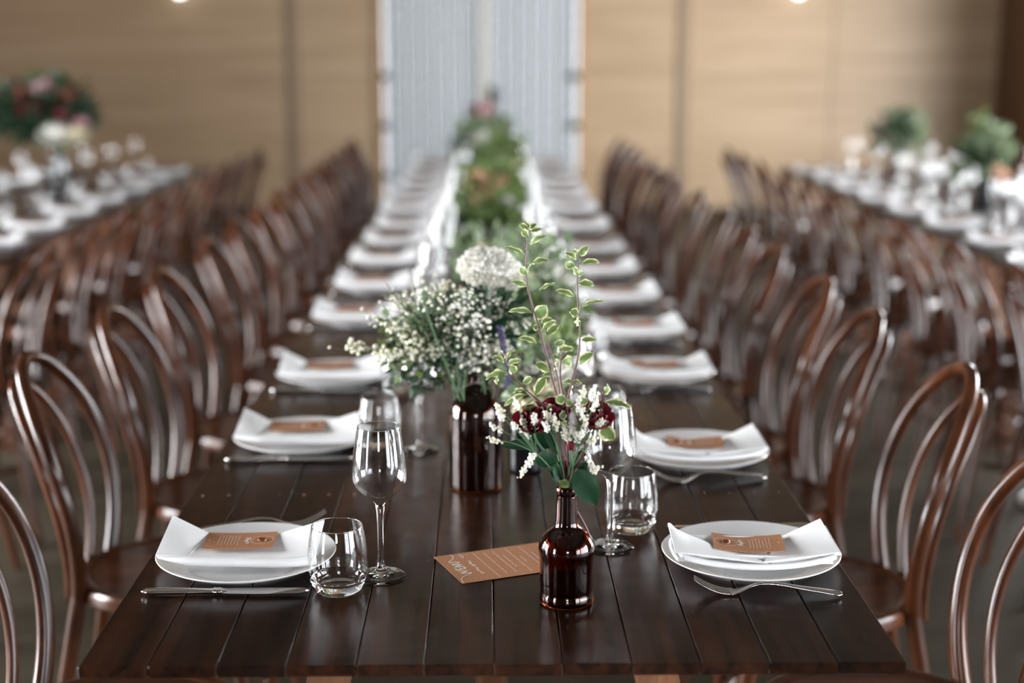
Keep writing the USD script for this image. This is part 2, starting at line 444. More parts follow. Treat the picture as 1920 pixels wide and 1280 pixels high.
# ------------------------------------------------------------------ long tables
ZT = .75
T_LEN, T_Y0 = 2.1, 1.655


def make_table(label, x, y):
    t = thing('banquet_table', label, 'table', (x, y, 0), 0, None)
    r = np.random.default_rng(5)
    W = 1.0 / 12
    for k in range(12):
        x0, x1 = -.5 + k * W, -.5 + (k + 1) * W
        g = .0005 + .0005 * r.random()
        dz = -.0006 * r.random()
        e0, e1 = .003 * r.random(), .003 * r.random()
        b = bx(x0 + (g if k else 0), x1 - (g if k < 11 else 0), e0, T_LEN - .004 - e1, ZT - .015, ZT + dz, .0011)
        part(t, 'plank', b, M_table, smooth=False)
    for y0 in (.26, .66, 1.36, 1.78):
        part(t, 'batten', bx(-.46, .46, y0, y0 + .07, ZT - .05, ZT - .0155, .003), M_table, smooth=False)
    for k in range(12):
        part(t, 'batten', bx(-.5 + (k + 1) * W - .02, -.5 + (k + 1) * W + .02, .05, T_LEN - .05, ZT - .020, ZT - .0155), M_table, smooth=False) if k < 11 else None
    for y0 in (.365, 1.80):
        for s in (-1, 1):
            m = manifold3d.Manifold.hull_points(np.array([(s * .213 + dx, y0 + dy, ZT - .05) for dx in (-.032, .032) for dy in (-.045, .045)] + [(s * .36 + dx, y0 + dy, 0) for dx in (-.03, .03) for dy in (-.045, .045)]))
            part(t, 'trestle_leg', m, M_leg, smooth=False)
        part(t, 'crossbar', bx(-.30, .30, y0 - .02, y0 + .02, .12, .19, .003), M_leg, smooth=False)
    part(t, 'stretcher', bx(-.03, .03, .32, 1.80, .10, .16, .003), M_leg, smooth=False)
    nails = [moved(trimesh.creation.icosphere(1, .0019), (-.5 + (k + q) * W, y0 + .03 + .004 * r.random(), ZT - .0010)) for y0 in (.66, 1.36) for k in range(12) for q in (.25, .75)]
    part(t, 'nail_heads', cat(nails), M_seal, kind='stuff')
    return t


P_A, P_B = 'tall-bouquet side', 'dark-corner side'
tab0 = make_table('dark plank banquet table at the front of the centre row, small amber bottle on it', 0.006, T_Y0)
TL = ['dark plank banquet table, second from the front in the centre row', 'dark plank banquet table, third from the front in the centre row', 'dark plank banquet table at the door end of the centre row']
for k in range(3):
    dup(tab0, (0.006, T_Y0 + (k + 1) * T_LEN, 0), 0, TL[k], 'tables of the centre row')
tab0.SetCustomDataByKey('group', 'tables of the centre row')
XL, XR = -2.22, 2.30
for k in range(3):
    dup(tab0, (XL, 9.25 - (k + 1) * T_LEN, 0), 0, 'dark plank table, %s from the far end of the tall-bouquet row' % ORD[k + 1], 'tables of the tall-bouquet row')
for k in range(3):
    dup(tab0, (XR, 9.2 - (k + 1) * T_LEN, 0), 0, 'dark plank table, %s from the far end of the dark-corner row' % ORD[k + 1], 'tables of the dark-corner row')

# ------------------------------------------------------------------ bentwood chairs


def make_chair(label, loc, rz, group):
    t = thing('bentwood_chair', label, 'chair', loc, rz, group)

    def hoop(a, b, zs, zt, zb, x0, l1, l2, n=26):
        q = np.linspace(0, 1, n)
        z = zb + (zs - zb) * q
        w = a + (b - a) * np.sin(q * np.pi / 2)
        u = np.linspace(0, np.pi, 41)[1:-1]
        zz = np.r_[z, zs + (zt - zs) * np.sin(u), z[::-1]]
        ww = np.r_[w, b * np.cos(u), -w[::-1]]
        d = zz - zb
        return np.stack([x0 - l1 * d - l2 * d * d, ww, zz], 1)
    up = hoop(.125, .166, .69, .893, .455, -.168, -.16, .93)
    low = spline([(-.246, .172, .0), (-.215, .150, .2), (-.182, .131, .38), (-.168, .125, .455)], 12)[:-1]
    path = np.vstack([low, up, (low * [1, -1, 1])[::-1]])
    zz = path[:, 2]
    part(t, 'back_frame', tube(path, np.interp(zz, [0, .40, .47, .60, .893], [.0115, .0155, .0155, .0142, .0125]), 14), M_chair, smooth=True)
    inn = hoop(.062, .108, .655, .845, .425, -.203, -.16, .93)
    part(t, 'inner_hoop', tube(inn, .0098, 12), M_chair, smooth=True)
    part(t, 'seat', lathe([(0, .462), (.08, .4625), (.15, .4655), (.172, .468), (.172, .446), (0, .446)], 48), M_seat)
    rim = [(.170, .440), (.196, .440), (.2015, .446), (.2015, .464), (.197, .4705), (.186, .473), (.175, .4695), (.170, .466), (.170, .440)]
    part(t, 'seat_rim', lathe(rim, 56), M_chair, smooth=40)
    for s in (-1, 1):
        pts = spline([(.115, s * .118, .445), (.128, s * .126, .36), (.152, s * .146, .15), (.172, s * .164, 0)], 14)
        part(t, 'leg', tube(pts, np.linspace(.0185, .0115, 14), 12), M_chair, smooth=True)
    a = np.linspace(0, 2 * np.pi, 49)
    ring = np.stack([-.028 + .186 * np.cos(a), .186 * np.sin(a), np.full(49, .225)], 1)
    part(t, 'leg_ring', tube(ring, .0095, 10, caps=False), M_chair, smooth=True)
    return t


# places along the centre table
YA = [2.015, 2.667, 3.21, 3.93, 4.47, 5.02, 5.52, 6.03, 6.59, 7.06, 7.56, 8.06, 8.56, 9.06, 9.56]
YB = [2.010, 2.557, 3.22, 3.72, 4.25, 4.77, 5.30, 5.98, 6.62, 7.12, 7.62, 8.11, 8.60, 9.10, 9.60]
jit = np.random.default_rng(11)
CHA = [2.09, 2.78, 3.30, 3.90, 4.56] + [y + .06 for y in YA[5:]]
CHB = [2.09, 2.655, 3.24, 3.72, 4.34] + [y + .06 for y in YB[5:]]
chair0 = None


def chair(x, y, face, label, group):
    global chair0
    rz = (0 if face > 0 else math.pi) + (jit.random() - .5) * .09
    x += (jit.random() - .5) * .02
    if chair0 is None:
        chair0 = make_chair(label, (x, y, 0), rz, group)
    else:
        dup(chair0, (x, y, 0), rz, label, group)


for i, y in enumerate(CHA):
    chair(-.56 if i == 0 else -.603, y, 1, 'brown bentwood chair, %s from the front on the tall-bouquet side of centre table' % ORD[i + 1], 'chairs on the tall-bouquet side of the centre table')
for i, y in enumerate(CHB):
    chair(.606, y, -1, 'brown bentwood chair, %s from the front on the dark-corner side of centre table' % ORD[i + 1], 'chairs on the dark-corner side of the centre table')
YS = [8.66 - .53 * k for k in range(13)]
for i, y in enumerate(YS[:12]):
    chair(-1.61, y, -1, 'brown bentwood chair, %s from the far end, inner side of tall-bouquet table' % ORD[i + 1], 'inner chairs of the tall-bouquet table')
for i, y in enumerate(YS[:12]):
    chair(1.69, y, 1, 'brown bentwood chair, %s from the far end, inner side of dark-corner table' % ORD[i + 1], 'inner chairs of the dark-corner table')
for i, y in enumerate(YS[:4]):
    chair(-2.83, y, 1, 'brown bentwood chair, %s from the far end, outer side of tall-bouquet table' % ORD[i + 1], 'outer chairs of the tall-bouquet table')
for i, y in enumerate(YS[:5]):
    chair(2.91, y, -1, 'brown bentwood chair, %s from the far end, outer side of dark-corner table' % ORD[i + 1], 'outer chairs of the dark-corner table')

# ------------------------------------------------------------------ place settings (built facing +x, the diner at -x)
plate_prof = smooth_prof([(.083, 0), (.084, .004), (.10, .0075), (.118, .014), (.1315, .0215)], 18)
PLATE = lathe([(0, .0025), (.079, .0025), (.080, 0)] + [tuple(p) for p in plate_prof] + [(.1328, .0232), (.1318, .0246), (.120, .0195), (.108, .0150), (.0975, .0118), (.094, .0088), (.088, .0072), (.06, .0066), (0, .0066)], 96)
PLATE.vertices *= (.964, .964, .83)


def make_plate(label, loc, rz, group):
    t = thing('dinner_plate', label, 'plate', loc, rz, group)
    part(t, 'dish', PLATE, M_porc, smooth=30)
    return t


def softplus(d, k=.006):
    return k * np.logaddexp(0, d / k)


def quad(c, bulge, nu=24, nv=18, th=.003, bend=None):
    c = np.asarray(c, float)

    def f(u, v):
        U, V = u[..., None], v[..., None]
        p = (1 - U) * (1 - V) * c[0] + U * (1 - V) * c[1] + U * V * c[2] + (1 - U) * V * c[3]
        p[..., 2] += bulge * 16 * u * (1 - u) * v * (1 - v)
        if bend:
            p[..., 2] += bend(u, v)
        return p
    return grid_slab(f, nu, nv, th)


def napkin_a():
    """Folded band across the plate, both ends turned up over the rim."""
    nl, fl, nf, nn = (-.121, -.041, .0270), (-.111, .035, .0600), (-.056, .037, .0300), (-.074, -.046, .0255)
    rn, rf = (.046, -.050, .0240), (.040, .037, .0300)
    en, ef = (.105, -.053, .0275), (.1085, .036, .0515)
    dn = lambda p, k, o=0.0: (p[0] * (1 - o), p[1] * (1 - o), p[2] - k)
    parts_ = [quad([nl, nn, nf, fl], .0035), quad([nn, rn, rf, nf], -.0006), quad([rn, en, ef, rf], -.0015)]
    parts_ += [quad([dn(nl, .004, .03), dn(nn, .0035), dn(nf, .0035), dn(fl, .006, .05)], .0030), quad([dn(nn, .0035), dn(rn, .0035), dn(rf, .0035), dn(nf, .0035)], 0), quad([dn(rn, .0035), dn(en, .004, .03), dn(ef, .005, .05), dn(rf, .0035)], -.0012)]
    parts_ += [quad([dn(nn, .008), dn(rn, .008), dn(rf, .008), dn(nf, .008)], 0)]
    roll = tube(spline([(-.118, -.041, .0235), (-.098, -.045, .0215), (-.07, -.0485, .0195), (-.01, -.0505, .0185), (.05, -.0535, .0180), (.106, -.055, .0225)], 36), np.r_[np.linspace(.002, .0068, 8), np.full(28, .0068)], 12)
    return cat(parts_ + [roll])


def napkin_b():
    """Two flaps crossing in a V over a rolled fold; laid out from the far side, then turned to face +x."""
    parts_ = []
    for k, (dz, o) in enumerate(((0, 0), (.0038, .006), (.0070, .012))):   # stacked folds, their rounded ends toward the middle of the table
        parts_.append(quad([(-.112 + o, -.062 + o * .3, .0250 + dz), (.104, -.066 + o * .3, .0205 + dz * .75), (.108, .016, .0250 + dz * .5), (-.112 + o, .012, .0290 + dz)], -.0045))
        parts_.append(tube(spline([(-.112 + o, -.062 + o * .3, .0235 + dz), (-.1175 + o, -.03, .0270 + dz), (-.114 + o, .010, .0290 + dz)], 14), .0026, 8))
    lf = quad([(-.117, -.060, .0360), (.010, -.080, .0255), (-.084, .024, .0300), (-.121, -.004, .0560)], .0015, bend=lambda u, v: .007 * np.exp(-((u - .1) / .16) ** 2) * v * (1 - .4 * v))
    parts_.append(quad([(-.06, -.079, .0228), (.07, -.076, .0228), (.10, .02, .0250), (-.09, .02, .0265)], -.002))
    rf = quad([(.004, -.0790, .0265), (.115, -.056, .0320), (.105, .026, .0545), (.050, .024, .0290)], -.003)
    rf2 = quad([(.015, -.076, .0235), (.119, -.050, .0285), (.112, .020, .0455), (.055, .020, .0250)], -.003)
    roll = tube(spline([(-.105, -.066, .0290), (-.06, -.080, .0235), (.0, -.0875, .0215), (.06, -.078, .0220), (.108, -.060, .0265)], 30), .0042, 10)
    m = cat(parts_ + [lf, rf, rf2, roll])
    m.apply_transform(np.diag([-1, -1, 1, 1.0]))
    return m


NAP = {'A': napkin_a(), 'B': napkin_b()}


def make_napkin(kind, label, loc, rz, group):
    t = thing('linen_napkin', label, 'napkin', loc, rz, group)
    part(t, 'cloth', moved(NAP[kind], (0, 0, .0022)), M_linen, smooth=60)
    return t


def strokes(lines, r=.0004, z=0.0):
    """Brush strokes lying flat: thin ribbons along 2-D polylines."""
    ms = []
    for ln in lines:
        p = np.asarray(ln, float)
        if len(p) < 2:
            continue
        d = np.gradient(p, axis=0)
        d /= np.linalg.norm(d, axis=1, keepdims=True) + 1e-12
        nrm = np.stack([-d[:, 1], d[:, 0]], 1) * r
        a, b = p + nrm, p - nrm
        v = np.vstack([np.c_[a, np.full(len(a), z)], np.c_[b, np.full(len(b), z)]])
        n = len(p)
        f = []
        for i in range(n - 1):
            f += [(i, n + i, n + i + 1), (i, n + i + 1, i + 1)]
        ms.append(trimesh.Trimesh(v, np.array(f), process=False))
    return cat(ms)


def text_rows(r, x0, x1, y, h, sw):
    """One row of small unreadable script: short strokes with word gaps, reading along x."""
    out, x = [], x0
    while x < x1 - h:
        w = min(h * (1.6 + 3.2 * r.random()), x1 - x)
        n = max(3, int(w / (h * .32)))
        xs_ = np.linspace(x, x + w, n)
        ys = y + h * .42 * np.where(np.arange(n) % 2, 1, -1) * (.5 + .5 * r.random(n))
        out.append(np.c_[xs_, ys])
        x += w + h * .75
    return out


def cursive(r, x0, x1, y, h):
    n = 60
    t = np.linspace(0, 1, n)
    return np.c_[x0 + (x1 - x0) * t + h * .35 * np.sin(t * 34), y + h * .5 * np.cos(t * 34) * (1 - .55 * np.minimum(1, t * 3)) + h * .2 * np.sin(t * 9)]


def make_card(kind, label, loc, rz, group, seed):
    """Kraft place card, long side along x; its text reads with its head toward +x."""
    r = np.random.default_rng(seed)
    t = thing('place_card', label, 'place card', loc, rz, group)
    L, W = .100, .070
    bow = lambda x: .004 * (x / .05) ** 2 if kind == 'B' else .0015 * (x / .05) ** 2

    def f(u, v):
        x, y = (u - .5) * L, (v - .5) * W
        return np.stack([x, y, bow(x) + 0 * y], -1)
    part(t, 'card', grid_slab(f, 14, 4, .0006), M_kraft, smooth=30)
    # text frame: s reads toward -y, head toward +x
    ln = []
    for k in range(7):
        w = .021 - .004 * r.random()
        ln += text_rows(r, -w, w, -.003 - k * .0046, .0018, .0003)
    ln += text_rows(r, -.004, .004, -.044, .002, .0003)
    m1 = strokes(ln, .00028)
    m2 = strokes([cursive(r, -.012, .012, .0095, .008)], .0006)
    a = np.linspace(0, 2 * np.pi, 41)
    m3 = strokes([np.c_[.0165 * np.cos(a), .031 + .0165 * np.sin(a)], [(0, .0145), (0, .020)]], .0003)
    for nm, m in (('small_text', m1), ('written_name', m2), ('printed_circle', m3)):
        v = m.vertices.copy()
        x, y = v[:, 1], -v[:, 0]
        m.vertices = np.stack([x, y, bow(x) + .00035], 1)
        if m.face_normals[:, 2].mean() < 0:
            m.invert()
        part(t, nm, m, M_print, smooth=False)
    th = np.linspace(0, np.pi / 2, 6)
    seal = lathe([(.0066 * np.cos(q), .0034 * np.sin(q)) for q in th], 20)
    seal.vertices += (meshkit.noise(seal.vertices * 300) - .5)[:, None] * .0012
    part(t, 'wax_seal', moved(seal, (.031, 0, bow(.031) + .0003)), M_seal, smooth=60, label='small glossy copper seal')
    return t


def make_knife(label, loc, rz, group):
    """Handle end at x = 0, blade tip at x = .228."""
    t = thing('table_knife', label, 'knife', loc, rz, group)
    xs_ = np.linspace(0, .098, 20)
    r = np.interp(xs_, [0, .004, .012, .05, .09, .098], [.002, .0062, .0072, .0064, .0056, .0056])
    part(t, 'handle', tube(np.c_[xs_, 0 * xs_, np.full(20, .0052)], r, 14, flat=.72), M_silver, smooth=40)
    xs_ = np.linspace(.096, .116, 12)
    r = np.interp(xs_, [.096, .099, .102, .106, .110, .116], [.0056, .0074, .0062, .0072, .0052, .0035])
    part(t, 'bolster', tube(np.c_[xs_, 0 * xs_, np.full(12, .0054)], r, 14, flat=.72), M_silver, smooth=40)
    xb = np.linspace(.110, .228, 26)
    q = (xb - .110) / .118
    back = .0075 - .0045 * np.clip((q - .82) / .18, 0, 1) ** 1.5
    edge = -.0065 - .004 * np.sin(np.pi * np.clip(q, 0, 1) ** .8) * .8
    edge = np.where(q > .85, edge + (back - edge) * np.clip((q - .85) / .15, 0, 1) ** 2, edge)
    up = np.stack([xb, back, np.full(26, .0068)], 1)
    md = np.stack([xb, edge * .2, np.full(26, .0066)], 1)
    dn = np.stack([xb, edge, np.full(26, .0046)], 1)
    lo = np.stack([xb, back, np.full(26, .0044)], 1)
    V = np.vstack([up, md, dn, lo])
    f = []
    for a in range(4):
        b = (a + 1) % 4
        for i in range(25):
            f += [(a * 26 + i, b * 26 + i, b * 26 + i + 1), (a * 26 + i, b * 26 + i + 1, a * 26 + i + 1)]
    m = trimesh.Trimesh(V, np.array(f), process=False)
    if m.volume < 0:
        m.invert()
    part(t, 'blade', m, M_silver, smooth=30)
    return t


def make_fork(label, loc, rz, group):
    """Handle end at x = 0, tine tips at x = .197."""
    t = thing('table_fork', label, 'fork', loc, rz, group)
    px = [0, .02, .06, .095, .118, .135, .150]
    pz = [.0045, .0075, .0125, .0165, .0135, .006, .0032]
    cs = CubicSpline(px, pz)
    xs_ = np.linspace(0, .150, 40)
    w = np.interp(xs_, [0, .003, .010, .04, .08, .118, .132, .150], [.004, .0085, .0100, .0072, .0042, .0036, .0070, .0122])
    th = np.interp(xs_, [0, .05, .12, .150], [.0026, .0022, .0022, .0012])
    V = []
    ang = np.arange(12) * 2 * np.pi / 12
    for x, a, b in zip(xs_, w, th):
        V.append(np.stack([np.full(12, x), a * np.cos(ang), cs(x) + b * np.sin(ang)], 1))
    V = np.vstack(V)
    f = []
    for i in range(39):
        for j in range(12):
            k = (j + 1) % 12
            f += [(i * 12 + j, i * 12 + k, i * 12 + 12 + k), (i * 12 + j, i * 12 + 12 + k, i * 12 + 12 + j)]
    f += [(0, j + 1, j) for j in range(1, 11)] + [(468, 468 + j, 468 + j + 1) for j in range(1, 11)]
    m = trimesh.Trimesh(V, np.array(f), process=False)
    if m.volume < 0:
        m.invert()
    part(t, 'handle', m, M_silver, smooth=50)
    for k in range(4):
        y0 = -.0093 + .0062 * k
        pts = spline([(.147, y0, .0033), (.160, y0 * 1.05, .0040), (.178, y0 * 1.05, .0095), (.199, y0 * .98, .0215)], 14)
        part(t, 'tine', tube(pts, np.linspace(.0022, .0011, 14), 8, flat=.7), M_silver, smooth=True)
    return t


# wine glass: one skin in three parts (bowl, stem, foot)
b_out = smooth_prof([(.0062, .103), (.0085, .108), (.0175, .1165), (.0290, .1265), (.0362, .138), (.0380, .149), (.0372, .164), (.0345, .188), (.0296, .2175)], 34)
b_in = smooth_prof([(.0286, .2175), (.0335, .188), (.0361, .164), (.0367, .149), (.0349, .1395), (.0277, .1288), (.0165, .1205), (.0075, .1165), (0, .1155)], 30)
s_out = smooth_prof([(.0062, .013), (.0045, .022), (.0041, .045), (.0043, .075), (.0050, .092), (.0062, .103)], 18)
f_out = [(0, .0016), (.02, .0012), (.031, .0)] + [tuple(p) for p in smooth_prof([(.0345, 0), (.0355, .0012), (.0345, .0026), (.024, .0046), (.013, .0075), (.0082, .0105), (.0062, .013)], 18)]
BOWL2 = lathe(list(b_out) + [(.0291, .2180)] + list(b_in), 64)
BOWL1 = lathe(list(b_out[::2]) + [], 40)
STEM = lathe(s_out, 24)
FOOT = lathe(f_out, 56)
STEM64 = lathe(s_out, 64)
FOOT64 = lathe(f_out, 64)
# tumbler
t_out = smooth_prof([(.0285, 0), (.0335, .0045), (.0385, .018), (.0412, .036), (.0408, .052), (.0382, .075), (.0347, .0925)], 26)
t_in = smooth_prof([(.0337, .0925), (.0372, .075), (.0397, .052), (.0400, .036), (.0370, .0215), (.028, .0145), (.014, .0125), (0, .0120)], 26)
TBASE = lathe([(0, .0015), (.026, .0), (.0282, .0), (.0334, .0045), (.0380, .0165), (.0370, .0205), (.035, .0178), (.028, .0142), (.014, .0123), (0, .0118)], 64)
TUM2 = lathe(list(t_out[t_out[:, 1] > .0165]) + [(.0342, .0930)] + list(t_in[t_in[:, 1] > .021]), 64)
TUM1 = lathe(list(t_out[::2]), 40)


def rim_ring(r, z, q):
    a = np.linspace(0, 2 * np.pi, 73)
    return tube(np.stack([r * np.cos(a), r * np.sin(a), np.full(73, z)], 1), q, 8, caps=False)


RIM_W, RIM_T = rim_ring(.0291, .2178, .0006), rim_ring(.0342, .0929, .0007)


def make_wine(label, loc, group, hero):
    t = thing('wine_glass', label, 'wine glass', loc, 0, group)
    if hero:
        part(t, 'bowl', BOWL2, M_wall, smooth=50)
        part(t, 'rim', RIM_W, M_glass, smooth=True)
        part(t, 'stem', STEM64, M_glass, smooth=True)
        part(t, 'foot', FOOT64, M_glass, smooth=50)
    else:
        part(t, 'bowl', BOWL1, M_thin, smooth=True)
        part(t, 'stem', STEM, M_glass, smooth=True)
        part(t, 'foot', FOOT, M_glass, smooth=50)
    return t


def make_tumbler(label, loc, group, hero):
    t = thing('water_tumbler', label, 'tumbler', loc, 0, group)
    if hero:
        part(t, 'glass', TUM2, M_wall, smooth=50)
        part(t, 'rim', RIM_T, M_glass, smooth=True)
        part(t, 'base', TBASE, M_glass, smooth=50)
    else:
        part(t, 'glass', TUM1, M_thin, smooth=True)
        part(t, 'base', lathe([(0, .0015), (.026, .0), (.0282, .0), (.0334, .0045), (.0372, .0145), (.036, .0150), (.02, .0128), (0, .0122)], 40), M_glass, smooth=50)
    return t


first = {}


def put(key, maker, label, loc, rz, group):
    if key in first:
        return dup(first[key], loc, rz, label, group)
    first[key] = maker(label, loc, rz, group)
    return first[key]


CT = {'A': P_A, 'B': P_B}
js = np.random.default_rng(21)
WINE = {('A', 0): (-.151, 1.960), ('B', 0): (.180, 2.076), ('A', 1): (-.126, 2.615)}
TUMB_AT = {('A', 0): (-.206, 1.907), ('B', 0): (.220, 2.159), ('A', 1): (-.203, 2.653), ('B', 2): (.238, 3.33)}
for side, Ys in (('A', YA), ('B', YB)):
    sg = 1 if side == 'A' else -1
    rz0 = 0 if side == 'A' else math.pi
    for i, y in enumerate(Ys):
        j = lambda s: float((js.random() - .5) * s)
        px = (-.348 if side == 'A' else .378) + (j(.02) if i > 1 else 0)
        pos = '%s from the front, %s of centre table' % (ORD[i + 1], CT[side])
        r1 = rz0 + (j(.15) if i > 0 else 0)
        put('plate', make_plate, 'white dinner plate, ' + pos, (px, y, ZT), r1, 'dinner plates on the centre table')
        put('napkin' + side, lambda a, b, c, d: make_napkin(side, a, b, c, d), 'folded white linen napkin on the plate ' + pos, (px, y, ZT), r1, 'napkins on the centre table')
        cz = ZT + (.0330 if side == 'A' else .0340)
        c_, s_ = math.cos(r1), math.sin(r1)
        cx, cy = (-.009, .005) if side == 'A' else (.008, .018)
        put('card' + side, lambda a, b, c, d: make_card(side, a, b, c, d, 3 if side == 'A' else 4), 'kraft place card on the napkin ' + pos, (px + cx * c_ - cy * s_, y + cx * s_ + cy * c_, cz), r1 + (0.03 if side == 'A' else -.10), 'place cards on the centre table')
        # knife on the diner's right, fork on the left
        put('knife', make_knife, 'silver table knife ' + pos, (px - .123 * sg, y - (.122 if side == 'A' else .145) * sg, ZT), rz0 + (j(.06) if i else 0), 'table knives on the centre table')
        if i == 0 and side == 'B':
            fl, fr = (.4775, 1.870, ZT), math.pi - .10
        else:
            fl, fr = (px - .100 * sg, y + .135 * sg, ZT), rz0 + (.22 if side == 'A' and i == 0 else j(.08) + .05)
        put('fork', make_fork, 'silver table fork ' + pos, fl, fr, 'table forks on the centre table')
        hero = i < 2
        wx, wy = WINE.get((side, i), (px + sg * .215 + j(.02), y + (-.05 if side == 'A' else .06) + j(.016)))
        tx, ty = TUMB_AT.get((side, i), (px + sg * .162 + j(.02), y + (-.128 if side == 'A' else .142) + j(.016)))
        put('wine%d' % hero, lambda a, b, c, d: make_wine(a, b, d, hero), 'stemmed wine glass ' + pos, (wx, wy, ZT), 0, 'wine glasses on the centre table')
        put('tumbler%d' % hero, lambda a, b, c, d: make_tumbler(a, b, d, hero), 'clear tumbler ' + pos, (tx, ty, ZT), 0, 'tumblers on the centre table')
for tname, X, side, Ys in (('tall-bouquet', XL, 'B', YS[:12]), ('tall-bouquet', XL, 'A', YS[:8]), ('dark-corner', XR, 'A', YS[:12]), ('dark-corner', XR, 'B', YS[:8])):
    sg = 1 if side == 'A' else -1
    inner = (X < 0) == (side == 'B')
    rz0 = 0 if side == 'A' else math.pi
    for i, y in enumerate(Ys):
        j = lambda s: float((js.random() - .5) * s)
        px = X - sg * .368 + j(.03)
        pos = '%s from the far end, %s side of %s table' % (ORD[i + 1], 'inner' if inner else 'outer', tname)
        g = ' on the %s table' % tname
        r1 = rz0 + j(.2)
        yy = y + j(.04)
        put('plate', None, 'white dinner plate, ' + pos, (px, yy, ZT), r1, 'dinner plates' + g)
        put('napkin' + side, None, 'folded white napkin on the plate ' + pos, (px, yy, ZT), r1, 'napkins' + g)
        c_, s_ = math.cos(r1), math.sin(r1)
        cx, cy = (-.009, .005) if side == 'A' else (.008, .018)
        put('card' + side, None, 'kraft place card on the napkin ' + pos, (px + cx * c_ - cy * s_, yy + cx * s_ + cy * c_, ZT + (.0330 if side == 'A' else .0340)), r1, 'place cards' + g)
        put('wine0', None, 'stemmed wine glass ' + pos, (px + sg * .215 + j(.03), yy - .05 * sg + j(.02), ZT), 0, 'wine glasses' + g)
        put('tumbler0', None, 'clear tumbler ' + pos, (px + sg * .162 + j(.03), yy - .142 * sg + j(.02), ZT), 0, 'tumblers' + g)

# ------------------------------------------------------------------ menu card
mc = thing('menu_card', 'kraft menu card with white lettering lying beside the small amber bottle', 'menu card', (-.0585, 1.9815, ZT + .0006), math.atan2(.043, .108) + 0)
ML, MW = .190, .117
part(mc, 'card', bx(0, ML, -MW / 2, MW / 2, 0, .0006), M_kraft, smooth=False)
S = lambda P: [np.asarray(p, float) for p in P]
rm = np.random.default_rng(8)
# text frame: s reads along the short side (far edge to the right), t runs down the page from the head
head = S([np.array(q) * (1.25, 1.15) - (0, .003) for q in [[(-.020, .0265), (-.017, .013)], [(-.017, .013), (-.0125, .024)], [(-.0125, .024), (-.009, .0125)],
          [(-.0055, .013), (-.004, .025)], [(-.0055, .013), (-.0005, .0125)], [(-.005, .019), (-.001, .0185)], [(-.004, .025), (.001, .0245)],
          [(.0025, .0255), (.0045, .0135)], [(.0045, .0135), (.0095, .0255)], [(.0095, .0255), (.0115, .0135)],
          [(.0140, .0135), (.0145, .0225), (.0175, .025), (.0200, .0225), (.0205, .013)]]])
sw1 = spline([(-.058, .003), (-.046, .004), (-.034, .012), (-.030, .020), (-.0255, .0265)], 24)
sw2 = spline([(.0256, .012), (.030, .0140), (.036, .020), (.048, .026), (.0575, .024)], 24)
lines = [cursive(rm, -.034, -.006, .040, .006), cursive(rm, -.001, .022, .040, .006), spline([(.036, .036), (.044, .040), (.054, .036)], 12), [(.040, .038), (.042, .034)], [(.046, .039), (.049, .035)]]
rows = []
for t_, w_ in ((.058, .055), (.073, .045), (.0875, .045), (.096, .025), (.109, .050), (.1175, .012), (.131, .052), (.1395, .024), (.153, .022), (.1615, .050), (.170, .040)):
    rows += text_rows(rm, -w_, w_, t_, .0024, .0004)
rows.append(cursive(rm, -.014, .014, .150, .006))
for nm, L_, r_ in (('heading', head, .0013), ('flourish', [sw1, sw2], .0006), ('subtitle', lines, .0005), ('text_lines', rows, .00036)):
    m = strokes(L_, r_)
    v = m.vertices.copy()
    m.vertices = np.stack([v[:, 1], v[:, 0], np.full(len(v), .0009)], 1)
    if m.face_normals[:, 2].mean() < 0:
        m.invert()
    part(mc, nm, m, M_print, smooth=False)

# measured points of the flowers in the bottles (metres)
STEMS = {"S1": [[0.0519, 1.9, 1.2396], [0.0519, 1.8968, 1.2316], [0.0504, 1.8937, 1.2068], [0.0504, 1.8905, 1.1835], [0.0524, 1.8873, 1.172], [0.0587, 1.8842, 1.145], [0.0635, 1.881, 1.1307], [0.0711, 1.8778, 1.1037], [0.0802, 1.8747, 1.0694], [0.0886, 1.8715, 1.0379], [0.0949, 1.8683, 1.017], [0.1, 1.8652, 0.9687], [0.1037, 1.862, 0.9149]], "S2": [[0.1201, 1.93, 1.2108], [0.1204, 1.9233, 1.2024], [0.1188, 1.9166, 1.1806], [0.1194, 1.9099, 1.1467], [0.1206, 1.9032, 1.1279], [0.1211, 1.8965, 1.0998], [0.1161, 1.8898, 1.066], [0.1116, 1.8831, 1.0495], [0.1051, 1.8764, 1.0273], [0.1029, 1.8697, 0.9892], [0.1038, 1.863, 0.9146]], "S3": [[0.0172, 1.85, 1.094], [0.022, 1.8514, 1.0817], [0.031, 1.8529, 1.0651], [0.0449, 1.8543, 1.0471], [0.0623, 1.8557, 1.031], [0.0763, 1.8571, 1.0163], [0.094, 1.8586, 0.9705], [0.1022, 1.86, 0.9155]], "S4": [[0.076, 1.88, 1.1196], [0.0766, 1.8773, 1.1144], [0.0787, 1.8746, 1.0993], [0.0835, 1.8719, 1.0842], [0.0898, 1.8691, 1.0599], [0.094, 1.8664, 1.0333], [0.0999, 1.8637, 0.9763], [0.1037, 1.861, 0.9152]], "S5": [[0.0972, 1.83, 1.1013], [0.0935, 1.8347, 1.085], [0.0939, 1.8393, 1.0574], [0.0998, 1.844, 1.0315], [0.103, 1.8487, 1.0054], [0.1035, 1.8533, 0.9791], [0.1035, 1.858, 0.9161]], "S6": [[0.1505, 1.84, 1.0443], [0.1488, 1.8442, 1.0384], [0.146, 1.8484, 1.0146], [0.132, 1.8526, 0.9864], [0.1187, 1.8568, 0.9419], [0.1044, 1.861, 0.9152]]}
